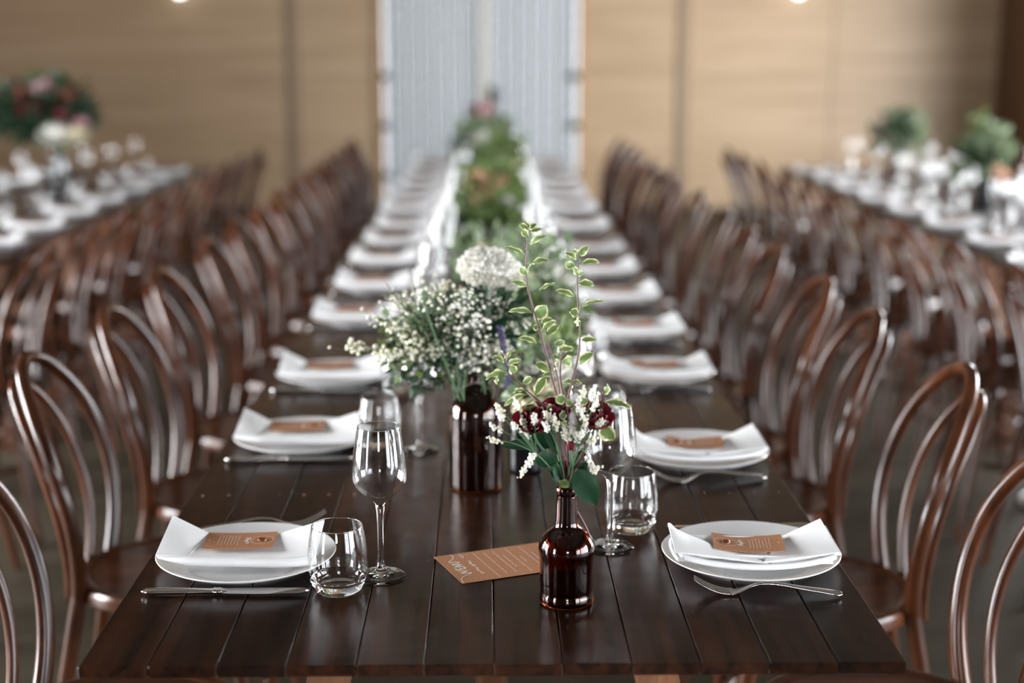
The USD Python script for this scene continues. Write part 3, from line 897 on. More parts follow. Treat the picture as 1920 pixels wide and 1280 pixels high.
LEAVES = {"S1": [[0.0522, 1.885, 1.2471, 0.0411, 1.8808, 1.2573, 0.0044], [0.0522, 1.885, 1.2484, 0.0477, 1.8857, 1.2587, 0.0039], [0.0528, 1.885, 1.2484, 0.054, 1.8829, 1.2583, 0.0044], [0.0535, 1.885, 1.2497, 0.0632, 1.8867, 1.2559, 0.0039], [0.0554, 1.885, 1.2458, 0.0706, 1.887, 1.2494, 0.0049], [0.0522, 1.885, 1.2393, 0.0436, 1.878, 1.2492, 0.0052], [0.0535, 1.885, 1.2302, 0.0741, 1.8772, 1.2426, 0.0062], [0.0484, 1.885, 1.2165, 0.0229, 1.8904, 1.2259, 0.0047], [0.0562, 1.885, 1.2054, 0.0791, 1.8811, 1.2111, 0.0065], [0.0497, 1.885, 1.1903, 0.0408, 1.8807, 1.1995, 0.0083], [0.0507, 1.885, 1.191, 0.0545, 1.8929, 1.2029, 0.006], [0.0517, 1.885, 1.1752, 0.0313, 1.8845, 1.1813, 0.006], [0.066, 1.885, 1.1692, 0.0875, 1.8904, 1.1785, 0.0062], [0.0576, 1.885, 1.1415, 0.0269, 1.8846, 1.1434, 0.0029], [0.0616, 1.885, 1.1322, 0.0773, 1.8872, 1.1477, 0.0137], [0.0662, 1.885, 1.1195, 0.0584, 1.8854, 1.1198, 0.0044], [0.0643, 1.885, 1.1002, 0.041, 1.8889, 1.1071, 0.0057], [0.0816, 1.885, 1.0623, 0.0624, 1.8898, 1.0703, 0.0101], [0.0877, 1.885, 1.0578, 0.0722, 1.892, 1.0548, 0.0056], [0.0755, 1.885, 1.0539, 0.062, 1.8911, 1.0279, 0.0094]], "S2": [[0.1171, 1.905, 1.2076, 0.1021, 1.9077, 1.2163, 0.006], [0.1197, 1.905, 1.2116, 0.1306, 1.898, 1.2244, 0.0078], [0.1187, 1.905, 1.2142, 0.1126, 1.9091, 1.2179, 0.0034], [0.123, 1.905, 1.2023, 0.1474, 1.9065, 1.205, 0.0062], [0.1135, 1.905, 1.1977, 0.1003, 1.9018, 1.1999, 0.0081], [0.1175, 1.905, 1.1867, 0.1121, 1.8975, 1.1975, 0.006], [0.1186, 1.905, 1.1862, 0.1248, 1.9108, 1.1885, 0.0052], [0.12, 1.905, 1.1751, 0.1404, 1.9046, 1.1737, 0.0083], [0.1146, 1.905, 1.1582, 0.0899, 1.9085, 1.1671, 0.0044], [0.1229, 1.905, 1.1451, 0.1537, 1.9111, 1.1525, 0.0039], [0.1204, 1.905, 1.133, 0.1084, 1.9084, 1.1372, 0.0094], [0.1208, 1.905, 1.118, 0.1189, 1.9117, 1.1305, 0.0151], [0.1233, 1.905, 1.0991, 0.144, 1.9033, 1.0999, 0.0044], [0.1196, 1.905, 1.0663, 0.1391, 1.904, 1.0824, 0.0097], [0.1127, 1.905, 1.0432, 0.1009, 1.907, 1.0415, 0.0045], [0.1136, 1.905, 1.0432, 0.1248, 1.9018, 1.0408, 0.0042], [0.1105, 1.905, 1.039, 0.1095, 1.9051, 1.0218, 0.0118]], "S3": [[0.0249, 1.85, 1.0679, -0.0039, 1.8476, 1.0626, 0.0108], [0.0123, 1.85, 1.062, 0.0109, 1.8514, 1.0511, 0.0038], [0.0215, 1.85, 1.0817, 0.006, 1.8513, 1.0893, 0.0069], [0.021, 1.85, 1.082, 0.0155, 1.8565, 1.0953, 0.0076], [0.0223, 1.85, 1.0834, 0.0331, 1.8529, 1.0977, 0.0066], [0.0241, 1.85, 1.0778, 0.0418, 1.8569, 1.0833, 0.0066], [0.0284, 1.85, 1.0755, 0.0359, 1.8557, 1.0645, 0.009], [0.0456, 1.85, 1.0525, 0.0574, 1.8579, 1.06, 0.0063], [0.0503, 1.85, 1.04, 0.0197, 1.8527, 1.0248, 0.0066], [0.0465, 1.85, 1.0445, 0.0309, 1.8446, 1.0437, 0.0052], [0.0665, 1.85, 1.0186, 0.0472, 1.8558, 1.0203, 0.0108], [0.076, 1.85, 1.0181, 0.0846, 1.8574, 1.0203, 0.0073], [0.0465, 1.85, 1.0196, 0.0571, 1.8557, 1.0146, 0.0087]], "S4": [[0.0691, 1.875, 1.128, 0.0844, 1.8694, 1.1356, 0.0057], [0.0691, 1.875, 1.1175, 0.0884, 1.8772, 1.1309, 0.0086], [0.0763, 1.875, 1.1115, 0.0931, 1.8809, 1.1249, 0.0078], [0.089, 1.875, 1.0627, 0.0903, 1.8741, 1.0802, 0.0125], [0.0871, 1.875, 1.0983, 0.1007, 1.8705, 1.1036, 0.0069]], "S5": [[0.0829, 1.84, 1.0915, 0.0946, 1.8336, 1.0905, 0.0052], [0.0906, 1.84, 1.0989, 0.1104, 1.8342, 1.1025, 0.0076], [0.0967, 1.84, 1.0827, 0.1103, 1.8474, 1.0837, 0.0108], [0.1005, 1.84, 1.0343, 0.0863, 1.8382, 1.033, 0.0101], [0.0929, 1.84, 1.0086, 0.1009, 1.8465, 1.0158, 0.009], [0.1083, 1.84, 1.0257, 0.1011, 1.8411, 1.0322, 0.0069], [0.1016, 1.84, 0.997, 0.096, 1.833, 1.0059, 0.0069]], "S6": [[0.1499, 1.845, 1.0382, 0.1566, 1.8484, 1.0512, 0.0083], [0.1517, 1.845, 1.0302, 0.1853, 1.8404, 1.0246, 0.0108], [0.146, 1.845, 1.0071, 0.1449, 1.8503, 1.028, 0.0094], [0.1452, 1.845, 0.9982, 0.1643, 1.8462, 0.9757, 0.0146], [0.1151, 1.845, 1.0312, 0.1294, 1.8416, 1.0309, 0.0097]]}
DARK = [[0.1153, 1.835, 0.9419, 0.139, 1.835, 0.897, 0.026], [0.0934, 1.84, 0.9243, 0.1043, 1.84, 0.9157, 0.0104], [0.0894, 1.85, 0.9467, 0.0667, 1.85, 0.9546, 0.0191], [0.1129, 1.88, 0.9518, 0.0836, 1.88, 0.9775, 0.026], [0.0885, 1.89, 0.9592, 0.0636, 1.89, 0.9703, 0.0191], [0.1015, 1.86, 0.9155, 0.0864, 1.86, 0.9347, 0.0182], [0.1126, 1.87, 0.9216, 0.0948, 1.87, 0.9382, 0.0191], [0.0747, 1.9, 0.9593, 0.0318, 1.9, 0.9586, 0.0122], [0.1109, 1.87, 0.9161, 0.1248, 1.87, 0.9362, 0.0156], [0.0843, 1.85, 0.9259, 0.0868, 1.85, 0.9404, 0.0087]]
ROSES = [[0.0596, 1.85, 1.0008, 0.0155], [0.0856, 1.87, 1.0046, 0.016], [0.1386, 1.85, 1.0041, 0.015], [0.1076, 1.85, 0.9674, 0.009]]
CLUSTERS = [[0.0153, 1.8447, 1.0193], [0.0151, 1.8177, 1.0172], [0.0101, 1.839, 0.9959], [0.0082, 1.8273, 0.983], [0.0355, 1.8195, 1.0325], [0.0356, 1.8238, 1.0015], [0.0463, 1.8381, 1.0013], [0.0481, 1.8412, 0.9898], [0.0593, 1.8163, 1.013], [0.0753, 1.8334, 1.013], [0.0739, 1.8163, 1.0033], [0.0824, 1.8366, 1.0104], [0.087, 1.8249, 1.0045], [0.1018, 1.8414, 0.9877], [0.1088, 1.8444, 0.9922], [0.0994, 1.8302, 0.9871], [0.1173, 1.845, 1.0206], [0.1211, 1.8243, 1.0186], [0.1242, 1.8173, 1.0098], [0.1236, 1.833, 0.9969], [0.1191, 1.8159, 0.9926], [0.1333, 1.8209, 0.9841], [0.1347, 1.8272, 1.046], [0.1387, 1.8333, 1.0357], [0.1206, 1.8197, 1.0461], [0.1358, 1.8163, 1.0311], [0.1379, 1.841, 1.009], [0.1436, 1.8244, 1.0062], [0.1486, 1.8438, 0.9976], [0.1334, 1.8419, 0.9479], [0.1393, 1.8263, 0.9434], [0.0564, 1.8288, 0.961], [0.0531, 1.8306, 0.9515], [0.0445, 1.8343, 0.9389], [0.1164, 1.8329, 1.0289], [0.1142, 1.8318, 0.9849]]
SPRAYS = [[-0.2345, 2.4072, 0.9865], [-0.1993, 2.4239, 1.0341], [-0.1581, 2.4313, 1.069], [-0.1262, 2.4519, 1.0563], [-0.1021, 2.4236, 1.0864], [-0.0743, 2.4491, 1.0913], [-0.045, 2.3241, 1.0963], [-0.0085, 2.3852, 1.0746], [0.0275, 2.4521, 1.0595], [0.0626, 2.4109, 1.0321], [0.0455, 2.4461, 0.9868], [-0.1759, 2.3358, 0.9903], [-0.1323, 2.3857, 1.0086], [-0.0668, 2.3545, 1.0376], [-0.0088, 2.3961, 0.9989], [0.0135, 2.4004, 1.0432], [-0.0255, 2.3218, 1.0575], [-0.1561, 2.3503, 1.0351]]

# ------------------------------------------------------------------ bottles
def make_bottle(name, label, prof, th, loc, m, group=None):
    """prof: outside (r, z) from the foot up to the mouth; an inner skin is set th inside it. Body, neck and lip are one skin in three parts."""
    t = thing(name, label, 'bottle', loc, 0, group)
    o = smooth_prof(prof, 60)
    zt = o[-1][1]
    i1 = int(np.argmin(np.abs(o[:, 1] - prof[-6][1])))
    i2 = int(np.argmin(np.abs(o[:, 1] - prof[-4][1])))
    inn = o[::-1].copy()
    inn = inn[inn[:, 1] > th * 1.8]
    inn[:, 0] = np.maximum(inn[:, 0] - th, .002)
    inn[:, 1] = np.minimum(inn[:, 1], zt - .0005)
    for k in range(1, len(inn)):
        inn[k, 1] = min(inn[k, 1], inn[k - 1, 1])
    inner = list(inn) + [(inn[-1][0] * .6, th * 1.7), (0, th * 2.4)]
    part(t, 'body', lathe([(0, .004), (o[0][0] * .7, .0022)] + list(o[:i1 + 1]), 64), m, smooth=50)
    part(t, 'neck', lathe(list(o[i1:i2 + 1]), 64), m, smooth=True)
    part(t, 'lip', lathe(list(o[i2:]) + [(o[-1][0] - th * .5, zt + .0004)] + inner, 64), m, smooth=50)
    return t


small_prof = [(.033, 0), (.0352, .0015), (.0366, .007), (.0362, .0125), (.0346, .0155), (.0352, .019), (.0357, .035), (.0359, .060), (.0370, .068), (.0378, .074), (.0371, .081), (.0335, .090), (.026, .0985), (.0185, .1045), (.0162, .1085), (.0152, .118), (.0142, .135), (.0137, .147), (.0132, .1505), (.0150, .1525), (.0157, .1565), (.0150, .160), (.0135, .1615)]
make_bottle('glass_bottle', 'small squat amber glass bottle beside the menu card at the front', small_prof, .003, (.104, 1.861, ZT), M_amber)
big_prof = [(.041, 0), (.0440, .002), (.0447, .008), (.0447, .030), (.0447, .090), (.0447, .125), (.0440, .134), (.0410, .145), (.034, .157), (.024, .168), (.0165, .1755), (.0140, .181), (.0128, .195), (.0125, .210), (.0126, .222), (.0145, .224), (.0150, .229), (.0145, .233), (.0130, .235)]
make_bottle('glass_bottle', 'tall brown glass bottle with white chrysanthemum and aster sprays in it', big_prof, .0035, (-.021, 2.385, ZT), M_brown)
dk_prof = [(.028, 0), (.0300, .002), (.0305, .008), (.0305, .03), (.0305, .07), (.030, .082), (.027, .092), (.021, .10), (.015, .106), (.0135, .110), (.013, .118), (.0125, .125), (.0123, .130), (.014, .132), (.0145, .136), (.0140, .139), (.012, .140)]


def solid_bottle(label, prof, loc, m, sc=1.0, group=None):
    t = thing('glass_bottle', label, 'bottle', loc, 0, group)
    o = smooth_prof(np.array(prof) * sc, 40)
    part(t, 'body', lathe([(0, 0)] + list(o[:-6]), 40), m, smooth=50)
    part(t, 'lip', lathe(list(o[-7:]) + [(o[-1][0] * .7, o[-1][1]), (o[-1][0] * .65, o[-1][1] - .03)], 40), m, smooth=50)
    return t


solid_bottle('short black bottle with cream blooms, just behind the small amber bottle', dk_prof, (.066, 2.485, ZT), M_black)


# ------------------------------------------------------------------ leaves and flowers
def leaf(base, tip, w, roll=0.0, curl=.12, wavy=.05, nu=9, seed=0, round_=.9):
    """A single leaf with its own fold, droop and wavy margin; st.x runs 0 at the midrib to 1 at the margin."""
    r = np.random.default_rng(seed)
    base, tip = np.asarray(base, float), np.asarray(tip, float)
    d = tip - base
    L = np.linalg.norm(d)
    d = d / L
    side = np.cross(d, (0, 0, 1.0))
    if np.linalg.norm(side) < .3:
        side = np.cross(d, (0, 1.0, 0))
    side /= np.linalg.norm(side)
    up = np.cross(side, d)
    c, s = math.cos(roll), math.sin(roll)
    side, up = side * c + up * s, up * c - side * s
    us = np.linspace(0, 1, nu)
    cols = [-1, -.55, 0, .55, 1]
    V, uv = [], []
    ph = r.random() * 6
    for u in us:
        hw = .5 * w * (np.sin(np.pi * u ** round_) ** .75 if 0 < u < 1 else 0) + .02 * w
        for q in cols:
            z = curl * L * (-(u - .45) ** 2 * 2.2) + .22 * hw * q * q + wavy * w * (abs(q) == 1) * math.sin(u * 13 + ph + q)
            V.append(base + d * u * L + side * hw * q + up * z)
            uv.append((abs(q), u))
    f = []
    for i in range(nu - 1):
        for j in range(4):
            a = i * 5 + j
            f += [(a, a + 1, a + 6), (a, a + 6, a + 5)]
    return trimesh.Trimesh(np.array(V), np.array(f), process=False), np.array(uv)


def leaf_cloud(rr, cen, size, n, L, aim=None):
    V, F = [], []
    cen, size = np.array(cen, float), np.array(size, float)
    for _ in range(n):
        d = rr.normal(size=3)
        p = cen + np.clip(d, -1.9, 1.9) * size * .55
        d /= np.linalg.norm(d)
        g = d + rr.normal(size=3) * .6 + [0, 0, .3]
        g /= np.linalg.norm(g)
        s = np.cross(g, rr.normal(size=3))
        s /= np.linalg.norm(s)
        l = L * (.6 + .8 * rr.random())
        up = np.cross(s, g)
        o = len(V)
        V += [p, p + g * l * .35 + s * l * .22, p + g * l * .35 - s * l * .22, p + g * l * .7 + s * l * .18 + up * l * .06, p + g * l * .7 - s * l * .18 + up * l * .06, p + g * l]
        F += [(o, o + 1, o + 2), (o + 1, o + 3, o + 4), (o + 1, o + 4, o + 2), (o + 3, o + 5, o + 4)]
    V = np.array(V)
    V[:, 2] = np.maximum(V[:, 2], .012)
    return trimesh.Trimesh(V, np.array(F), process=False)


MOUTH = (.104, 1.861, ZT)
SPRIG_LAB = {'S1': 'tallest variegated leaf sprig with plum stem in the small amber bottle',
             'S2': 'second tallest variegated sprig in the small amber bottle, towards the dark corner side',
             'S3': 'low variegated sprig leaning from the small amber bottle towards the chrysanthemum',
             'S4': 'short variegated sprig with crowded tip beside the tallest sprig in the small amber bottle',
             'S5': 'thin short variegated sprig between the two tall sprigs in the small amber bottle',
             'S6': 'low variegated sprig leaning over the wine glass from the small amber bottle'}
sd = 100
for k in sorted(STEMS):
    t = thing('pittosporum_sprig', SPRIG_LAB[k], 'leaf sprig', (0, 0, 0), 0, 'variegated sprigs in the small amber bottle')
    p = np.array(STEMS[k])
    p = np.vstack([p, [[.104 + .004 * (p[-2][0] > .104) - .002, 1.861, .90], [.104 - (p[0][0] - .104) * .12, 1.861 - (p[0][1] - 1.861) * .3, .80]]])
    sp = spline(p, 60)
    part(t, 'stem', tube(sp, np.linspace(.0010, .0017, 60), 8), M_stem_red, smooth=True)
    for b0, b1, b2, t0, t1, t2, w in LEAVES[k]:
        sd += 1
        rr = np.random.default_rng(sd)
        wide = w / max(1e-6, math.dist((b0, b1, b2), (t0, t1, t2)))
        roll = (math.pi / 2 if wide > .42 else .95) * (1 if rr.random() < .5 else -1) + (rr.random() - .5) * .5
        m, uv = leaf((b0, b1, b2), (t0, t1, t2), max(w * 1.42, .009), roll, .10 + .22 * rr.random(), .12, seed=sd)
        part(t, 'leaf', m, M_varieg, smooth=True, uv=uv)
        # leaf stalk back to the stem
        near = sp[np.argmin(np.linalg.norm(sp - np.array([b0, b1, b2]), axis=1))]
        if .001 < np.linalg.norm(near - [b0, b1, b2]) < .05:
            part(t, 'leaf_stalk', tube([near, (near + np.array([b0, b1, b2])) / 2, (b0, b1, b2)], .0005, 5), M_stem_green, smooth=True)


def petal_sheet(w, h, cup, n=6):
    """One petal standing along +z, hollow side toward -y."""
    V, f = [], []
    for i in range(n):
        u = i / (n - 1)
        hw = .5 * w * (.35 + .65 * math.sin(min(1, u * 1.25) * np.pi / 2)) * (1 if u < .75 else math.sqrt(max(.05, 1 - ((u - .75) / .27) ** 2)))
        for q in np.linspace(-1, 1, 5):
            V.append((hw * q, cup * (.45 * (1 - q * q) - .9 * (u - .55) ** 2), h * u))
    for i in range(n - 1):
        for j in range(4):
            a = i * 5 + j
            f += [(a, a + 1, a + 6), (a, a + 6, a + 5)]
    return trimesh.Trimesh(np.array(V), np.array(f), process=False)


def rose_petals(r, axis, seed, rings=((3, .35, .15), (4, .62, .42), (5, .9, .85))):
    """A half-open rose of radius r about axis: list of petals, its base at the origin."""
    rr = np.random.default_rng(seed)
    R0 = frame_to(axis)
    out = []
    for n, k, tilt in rings:
        for j in range(n):
            a = 2 * np.pi * (j + .4 * rr.random()) / n + k * 3
            m = petal_sheet(r * 1.35 * k + r * .35, r * 1.55, r * .5)
            tl = tilt + (rr.random() - .5) * .2
            Rx = trimesh.transformations.rotation_matrix(-tl, (1, 0, 0))[:3, :3]
            Rz = trimesh.transformations.rotation_matrix(a, (0, 0, 1))[:3, :3]
            v = m.vertices @ Rx.T + [0, r * .30 * k, 0]
            m.vertices = v @ Rz.T @ R0.T
            out.append(m)
    return out


ROSE_LAB = ['crimson rose facing the chrysanthemum bottle, in the small amber bottle', 'dark crimson rose at the heart of the small amber bottle bunch', 'crimson rose beside the wine glass, in the small amber bottle', 'small closed crimson rose bud low in the small amber bottle']
for k, (x, y, z, r) in enumerate(ROSES):
    t = thing('crimson_rose', ROSE_LAB[k], 'rose', (x, y, z), 0, 'crimson roses in the small amber bottle')
    ax = np.array([(x - .104) * 4, -.5 + .3 * (k == 1), .8])
    ax /= np.linalg.norm(ax)
    rings = ((3, .35, .15), (4, .62, .42), (5, .9, .85)) if k < 3 else ((3, .4, .05), (3, .6, .15))
    for m in rose_petals(r * 1.2, ax, 40 + k, rings):
        part(t, 'petal', moved(m, tuple(-ax * r * .5)), M_red_petal, smooth=True)
    b = -ax * r * .5
    e = np.array([.104 - x, 1.861 - y, .90 - z])
    part(t, 'stem', tube(spline([b, b * 2 + [0, 0, -.012], e + [0, 0, .02], e, e * 1.02 + [0, 0, -.09]], 24), .0016, 7), M_stem_green, smooth=True)
    if k < 3:
        for q in range(4):
            a = q * 1.6
            Rr = frame_to(ax)
            bb = b
            tt = b + Rr @ np.array([.018 * math.cos(a), .018 * math.sin(a), .004])
            m, uv = leaf(bb, tt, .005, .3, .2, .02, 6, q)
            part(t, 'sepal', m, M_rose_leaf, smooth=True, uv=uv)
DARK_LAB = ['broad glossy leaf hanging over the lip of the small amber bottle', 'small pale green leaf turned up at the lip of the small amber bottle', 'dark leaf pointing to the chrysanthemum bottle, low in the small amber bunch', 'large dark leaf behind the crimson roses in the small amber bottle', 'dark leaf under the crimson rose facing the chrysanthemum', 'dark leaf just above the lip of the small amber bottle', 'dark leaf standing at the middle of the small amber bunch', 'long dark leaf stretched behind the white statice', 'dark leaf beside the wine glass stem, in the small amber bottle', 'narrow dark leaf above the lip on the chrysanthemum side']
for k, (b0, b1, b2, t0, t1, t2, w) in enumerate(DARK):
    t = thing('rose_leaf', DARK_LAB[k], 'leaf', (0, 0, 0), 0, 'rose leaves in the small amber bottle')
    if k != 1:
        t0, t1, t2 = (b + (q - b) * (1.35 if k else 1.05) for b, q in ((b0, t0), (b1, t1), (b2, t2)))
        t1 -= .010
    m, uv = leaf((b0, b1, b2), (t0, t1, t2), w * 1.25, 1.35 * (1 if k % 2 else -1), .12, .03, 11, 60 + k, .85)
    part(t, 'blade', m, M_green_mid if k == 1 else M_rose_leaf, smooth=True, uv=uv)
    part(t, 'leaf_stalk', tube(spline([(b0, b1, b2), ((b0 + .104) / 2, (b1 + 1.861) / 2, (b2 + .90) / 2 + .004), (.104, 1.861, .895), (.104, 1.861, .85)], 14), .0009, 6), M_stem_green, smooth=True)


def floret_ball(r, n, seed, size, along=None):
    """A knobbly tuft of tiny flowers, drawn out along a direction."""
    rr = np.random.default_rng(seed)
    ms = []
    for _ in range(n):
        d = rr.normal(size=3)
        d /= np.linalg.norm(d)
        m = trimesh.creation.icosphere(0 if along is not None else 1, size * (.7 + .6 * rr.random()))
        m.vertices += (rr.random((len(m.vertices), 3)) - .5) * size * .5
        p = d * r * (.35 + .65 * rr.random())
        if along is not None:
            g = np.asarray(along) / (np.linalg.norm(along) + 1e-9)
            p = p * .62 + g * (p @ g) * 1.1
        ms.append(moved(m, tuple(p)))
    return cat(ms)


# statice: clusters gathered on branching green stems, four stems to the bottle
CL = np.array(CLUSTERS)
grp = [[] for _ in range(4)]
for i, c in enumerate(CL):
    g = 0 if c[0] < .062 else 1 if c[0] < .098 else 2 if c[0] < .138 or c[2] > .95 else 3
    if c[2] < .925 and c[0] < .09:
        g = 0
    grp[g].append(i)
ST_LAB = ['white statice spray spread towards the chrysanthemum bottle', 'white statice spray across the crimson roses', 'white statice spray in the middle of the small amber bunch', 'white statice spray hanging by the wine glass']
for g, ids in enumerate(grp):
    if not ids:
        continue
    t = thing('statice_spray', ST_LAB[g], 'flower spray', (0, 0, 0), 0, 'statice sprays in the small amber bottle')
    cen = CL[ids].mean(0)
    fork = np.array([.104 + (cen[0] - .104) * .62, 1.861 + (cen[1] - 1.861) * .7, .915 + max(.006, (cen[2] - .915) * .60)])
    part(t, 'stem', tube(spline([(.104, 1.861, .82), (.104 + (cen[0] - .104) * .08, 1.859, .905), fork], 16), .0013, 7), M_stem_green, smooth=True)
    for i in ids:
        c = CL[i]
        mid_ = (fork + c) / 2 + [0, 0, .004]
        part(t, 'branch', tube(spline([fork, mid_, c], 12), np.linspace(.001, .0006, 12), 6), M_stem_green, smooth=True)
        part(t, 'floret_cluster', moved(floret_ball(.0068, 34, 200 + i, .0016, (c - fork)), tuple(c)), M_white_petal if i % 3 else M_floret, smooth=False)

# chrysanthemum in the tall bottle
t = thing('chrysanthemum', 'large white pompon chrysanthemum above the tall brown bottle', 'flower', (.004, 2.42, 1.112), 0)
ax = np.array([.22, -.30, .93])
ax /= np.linalg.norm(ax)
R0 = frame_to(ax)
rr = np.random.default_rng(77)
pm = []
for ring in range(15):
    n = int(5 + ring * 4)
    e0 = .04 + ring * .121
    for j in range(n):
        a = 2 * np.pi * (j + .5 * (ring % 2)) / n + rr.random() * .12
        e = e0 + (rr.random() - .5) * .10
        rad = np.array([math.cos(a), math.sin(a), 0])
        # each petal sits on a flattened dome, its rounded tip standing just off it
        tipd = np.array([math.sin(e) * math.cos(a) * .056, math.sin(e) * math.sin(a) * .056, math.cos(e) * .037]) * (.93 + .13 * rr.random())
        d = rad * math.sin(e * .8 + .72) + np.array([0, 0, 1.]) * math.cos(e * .8 + .72)
        z = d / np.linalg.norm(d)
        y = -rad + z * (rad @ z)
        y /= np.linalg.norm(y) + 1e-9
        x = np.cross(y, z)
        L = .016
        m = petal_sheet(.0125, L, .0075, 5)
        m.vertices = ((m.vertices - [0, 0, L]) @ np.stack([x, y, z], 1).T + tipd) @ R0.T
        pm.append(m)
part(t, 'petals', cat(pm), M_white_petal, smooth=True, kind='stuff')
core = trimesh.creation.icosphere(3, 1.0)
core.vertices = (core.vertices * (.047, .047, .027)) @ R0.T
part(t, 'heart', core, M_white_petal, smooth=True)
part(t, 'calyx', moved(lathe([(0, -.016), (.008, -.014), (.022, -.010), (.036, -.002), (.020, .006), (0, .010)], 20), R=R0), M_rose_leaf)
part(t, 'stem', tube(spline([tuple(-ax * .012), (-.012, -.02, -.08), (-.024, -.035, -.15), (-.025, -.035, -.27)], 20), .0026, 8), M_stem_green, smooth=True)
for k in range(7):
    z = -.045 - .018 * k
    a = k * 2.4
    b = np.array([-.012 - .003 * k, -.02, z])
    m, uv = leaf(b, b + [.05 * math.cos(a), .05 * math.sin(a), .012], .024, .2, .25, .12, 9, 300 + k)
    part(t, 'leaf', m, M_rose_leaf, smooth=True, uv=uv)

# aster sprays fanning out of the tall bottle
M2 = np.array([-.021, 2.385, .985])
BRANCH = {}
for k, e in enumerate(sorted(SPRAYS)):
    e = np.array(e)
    rr = np.random.default_rng(500 + k)
    t = thing('aster_spray', 'spray of tiny white asters in the tall brown bottle, %s counting from the tall-bouquet side' % ORD[k + 1], 'flower spray', (0, 0, 0), 0, 'aster sprays in the tall brown bottle')
    mid_ = M2 + (e - M2) * .55 + np.array([0, 0, -.012 + .012 * rr.random()])
    stem = spline([M2 + [0, 0, -.15], M2 + (e - M2) * .02, mid_, e], 40)
    part(t, 'stem', tube(stem, np.linspace(.0018, .0007, 40), 7), M_stem_green if e[0] > -.1 else M_stem_brown, smooth=True)
    fl, ey, br = [], [], []
    n = 140
    for q in range(n):
        u = .46 + .54 * rr.random() ** .8
        b = stem[int(u * 39)]
        off = rr.normal(size=3) * [.020, .016, .014] * (1.35 - .75 * u)
        off[2] = abs(off[2]) * .9
        c = b + off
        br.append(tube([b, b + off * .5 + [0, 0, -.002], c], .0004, 4, caps=False))
        m = trimesh.creation.icosphere(0, 1.0)
        m.vertices = m.vertices * (.0033, .0033, .0019) * (.7 + .6 * rr.random()) * (1 + .35 * (rr.random((len(m.vertices), 1)) - .5))
        fl.append(moved(m, tuple(c), R=frame_to(off + [0, -.01, .012])))
        if rr.random() < .35:
            ey.append(moved(trimesh.creation.icosphere(0, .0011), tuple(c + [0, -.0015, .002])))
    part(t, 'branchlets', cat(br), M_green_grey, smooth=True, kind='stuff')
    part(t, 'florets', cat(fl), M_white_petal if e[0] > -.06 else M_floret, smooth=60, kind='stuff')
    part(t, 'floret_eyes', cat(ey), M_yellow, smooth=False, kind='stuff')

# feathery green between them
t = thing('feathery_foliage', 'fine feathery green foliage between the asters in the tall brown bottle', 'foliage', (0, 0, 0))
rr = np.random.default_rng(91)
for k in range(26):
    a = rr.uniform(-2.6, 1.6)
    e = M2 + np.array([-.02 + .085 * math.sin(a) * rr.uniform(.4, 1.2) - .03, rr.uniform(-.05, .05), rr.uniform(.03, .13)])
    st = spline([M2 + [0, 0, -.1], M2, M2 + (e - M2) * .5 + [-.006, 0, -.006], e], 24)
    tw = [tube(st, np.linspace(.0011, .0005, 24), 5)]
    for q in range(16):
        b = st[8 + q]
        o = rr.normal(size=3) * [.010, .010, .006] + [0, 0, .008]
        tw.append(tube([b, b + o * .6, b + o], [.0006, .0005, .0002], 4, caps=False))
    part(t, 'frond', cat(tw), M_green_mid if k % 2 else M_green_dark, smooth=True)
part(t, 'foliage', leaf_cloud(rr, M2 + [-.078, .025, -.015], (.055, .03, .045), 320, .018), M_green_dark, smooth=True, kind='stuff')
part(t, 'foliage', leaf_cloud(rr, M2 + [-.085, 0, .01], (.06, .04, .045), 200, .014), M_green_mid, smooth=True, kind='stuff')
part(t, 'foliage', leaf_cloud(rr, M2 + [-.035, 0, .03], (.055, .04, .045), 260, .022), M_green_dark, smooth=True, kind='stuff')
part(t, 'foliage', leaf_cloud(rr, M2 + [-.075, 0, .055], (.065, .04, .035), 160, .016), M_green_grey, smooth=True, kind='stuff')
part(t, 'foliage', leaf_cloud(rr, M2 + [.03, .01, .06], (.05, .04, .05), 200, .020), M_green_dark, smooth=True, kind='stuff')
for k in range(9):
    a = k * .7
    b = M2 + [0, 0, .0]
    m, uv = leaf(b, b + [.075 * math.cos(a), .05 * math.sin(a), .035 + .02 * (k % 3)], .022, .8, .25, .05, 9, 400 + k)
    part(t, 'leaf', m, M_rose_leaf, smooth=True, uv=uv)

# lavender
for k, (pts, lab) in enumerate(((([.018, 2.35, 1.033], [.024, 2.35, 1.005], [.026, 2.35, .975]), 'purple lavender spike among the white asters'), (([.034, 2.345, .975], [.034, 2.345, .955], [.030, 2.35, .935]), 'lower purple lavender spike above the black bottle'))):
    t = thing('lavender_spike', lab, 'flower', (0, 0, 0), 0, 'lavender in the tall brown bottle')
    p = spline(pts, 12)
    rr = np.random.default_rng(600 + k)
    part(t, 'florets', cat([moved(floret_ball(.0052, 9, 610 + k * 20 + i, .0022), tuple(p[i])) for i in range(12)]), M_purple, smooth=False, kind='stuff')
    part(t, 'stem', tube(spline([p[-1], (p[-1] + M2) / 2, M2, M2 - [0, 0, .1]], 14), .0010, 6), M_stem_green, smooth=True)


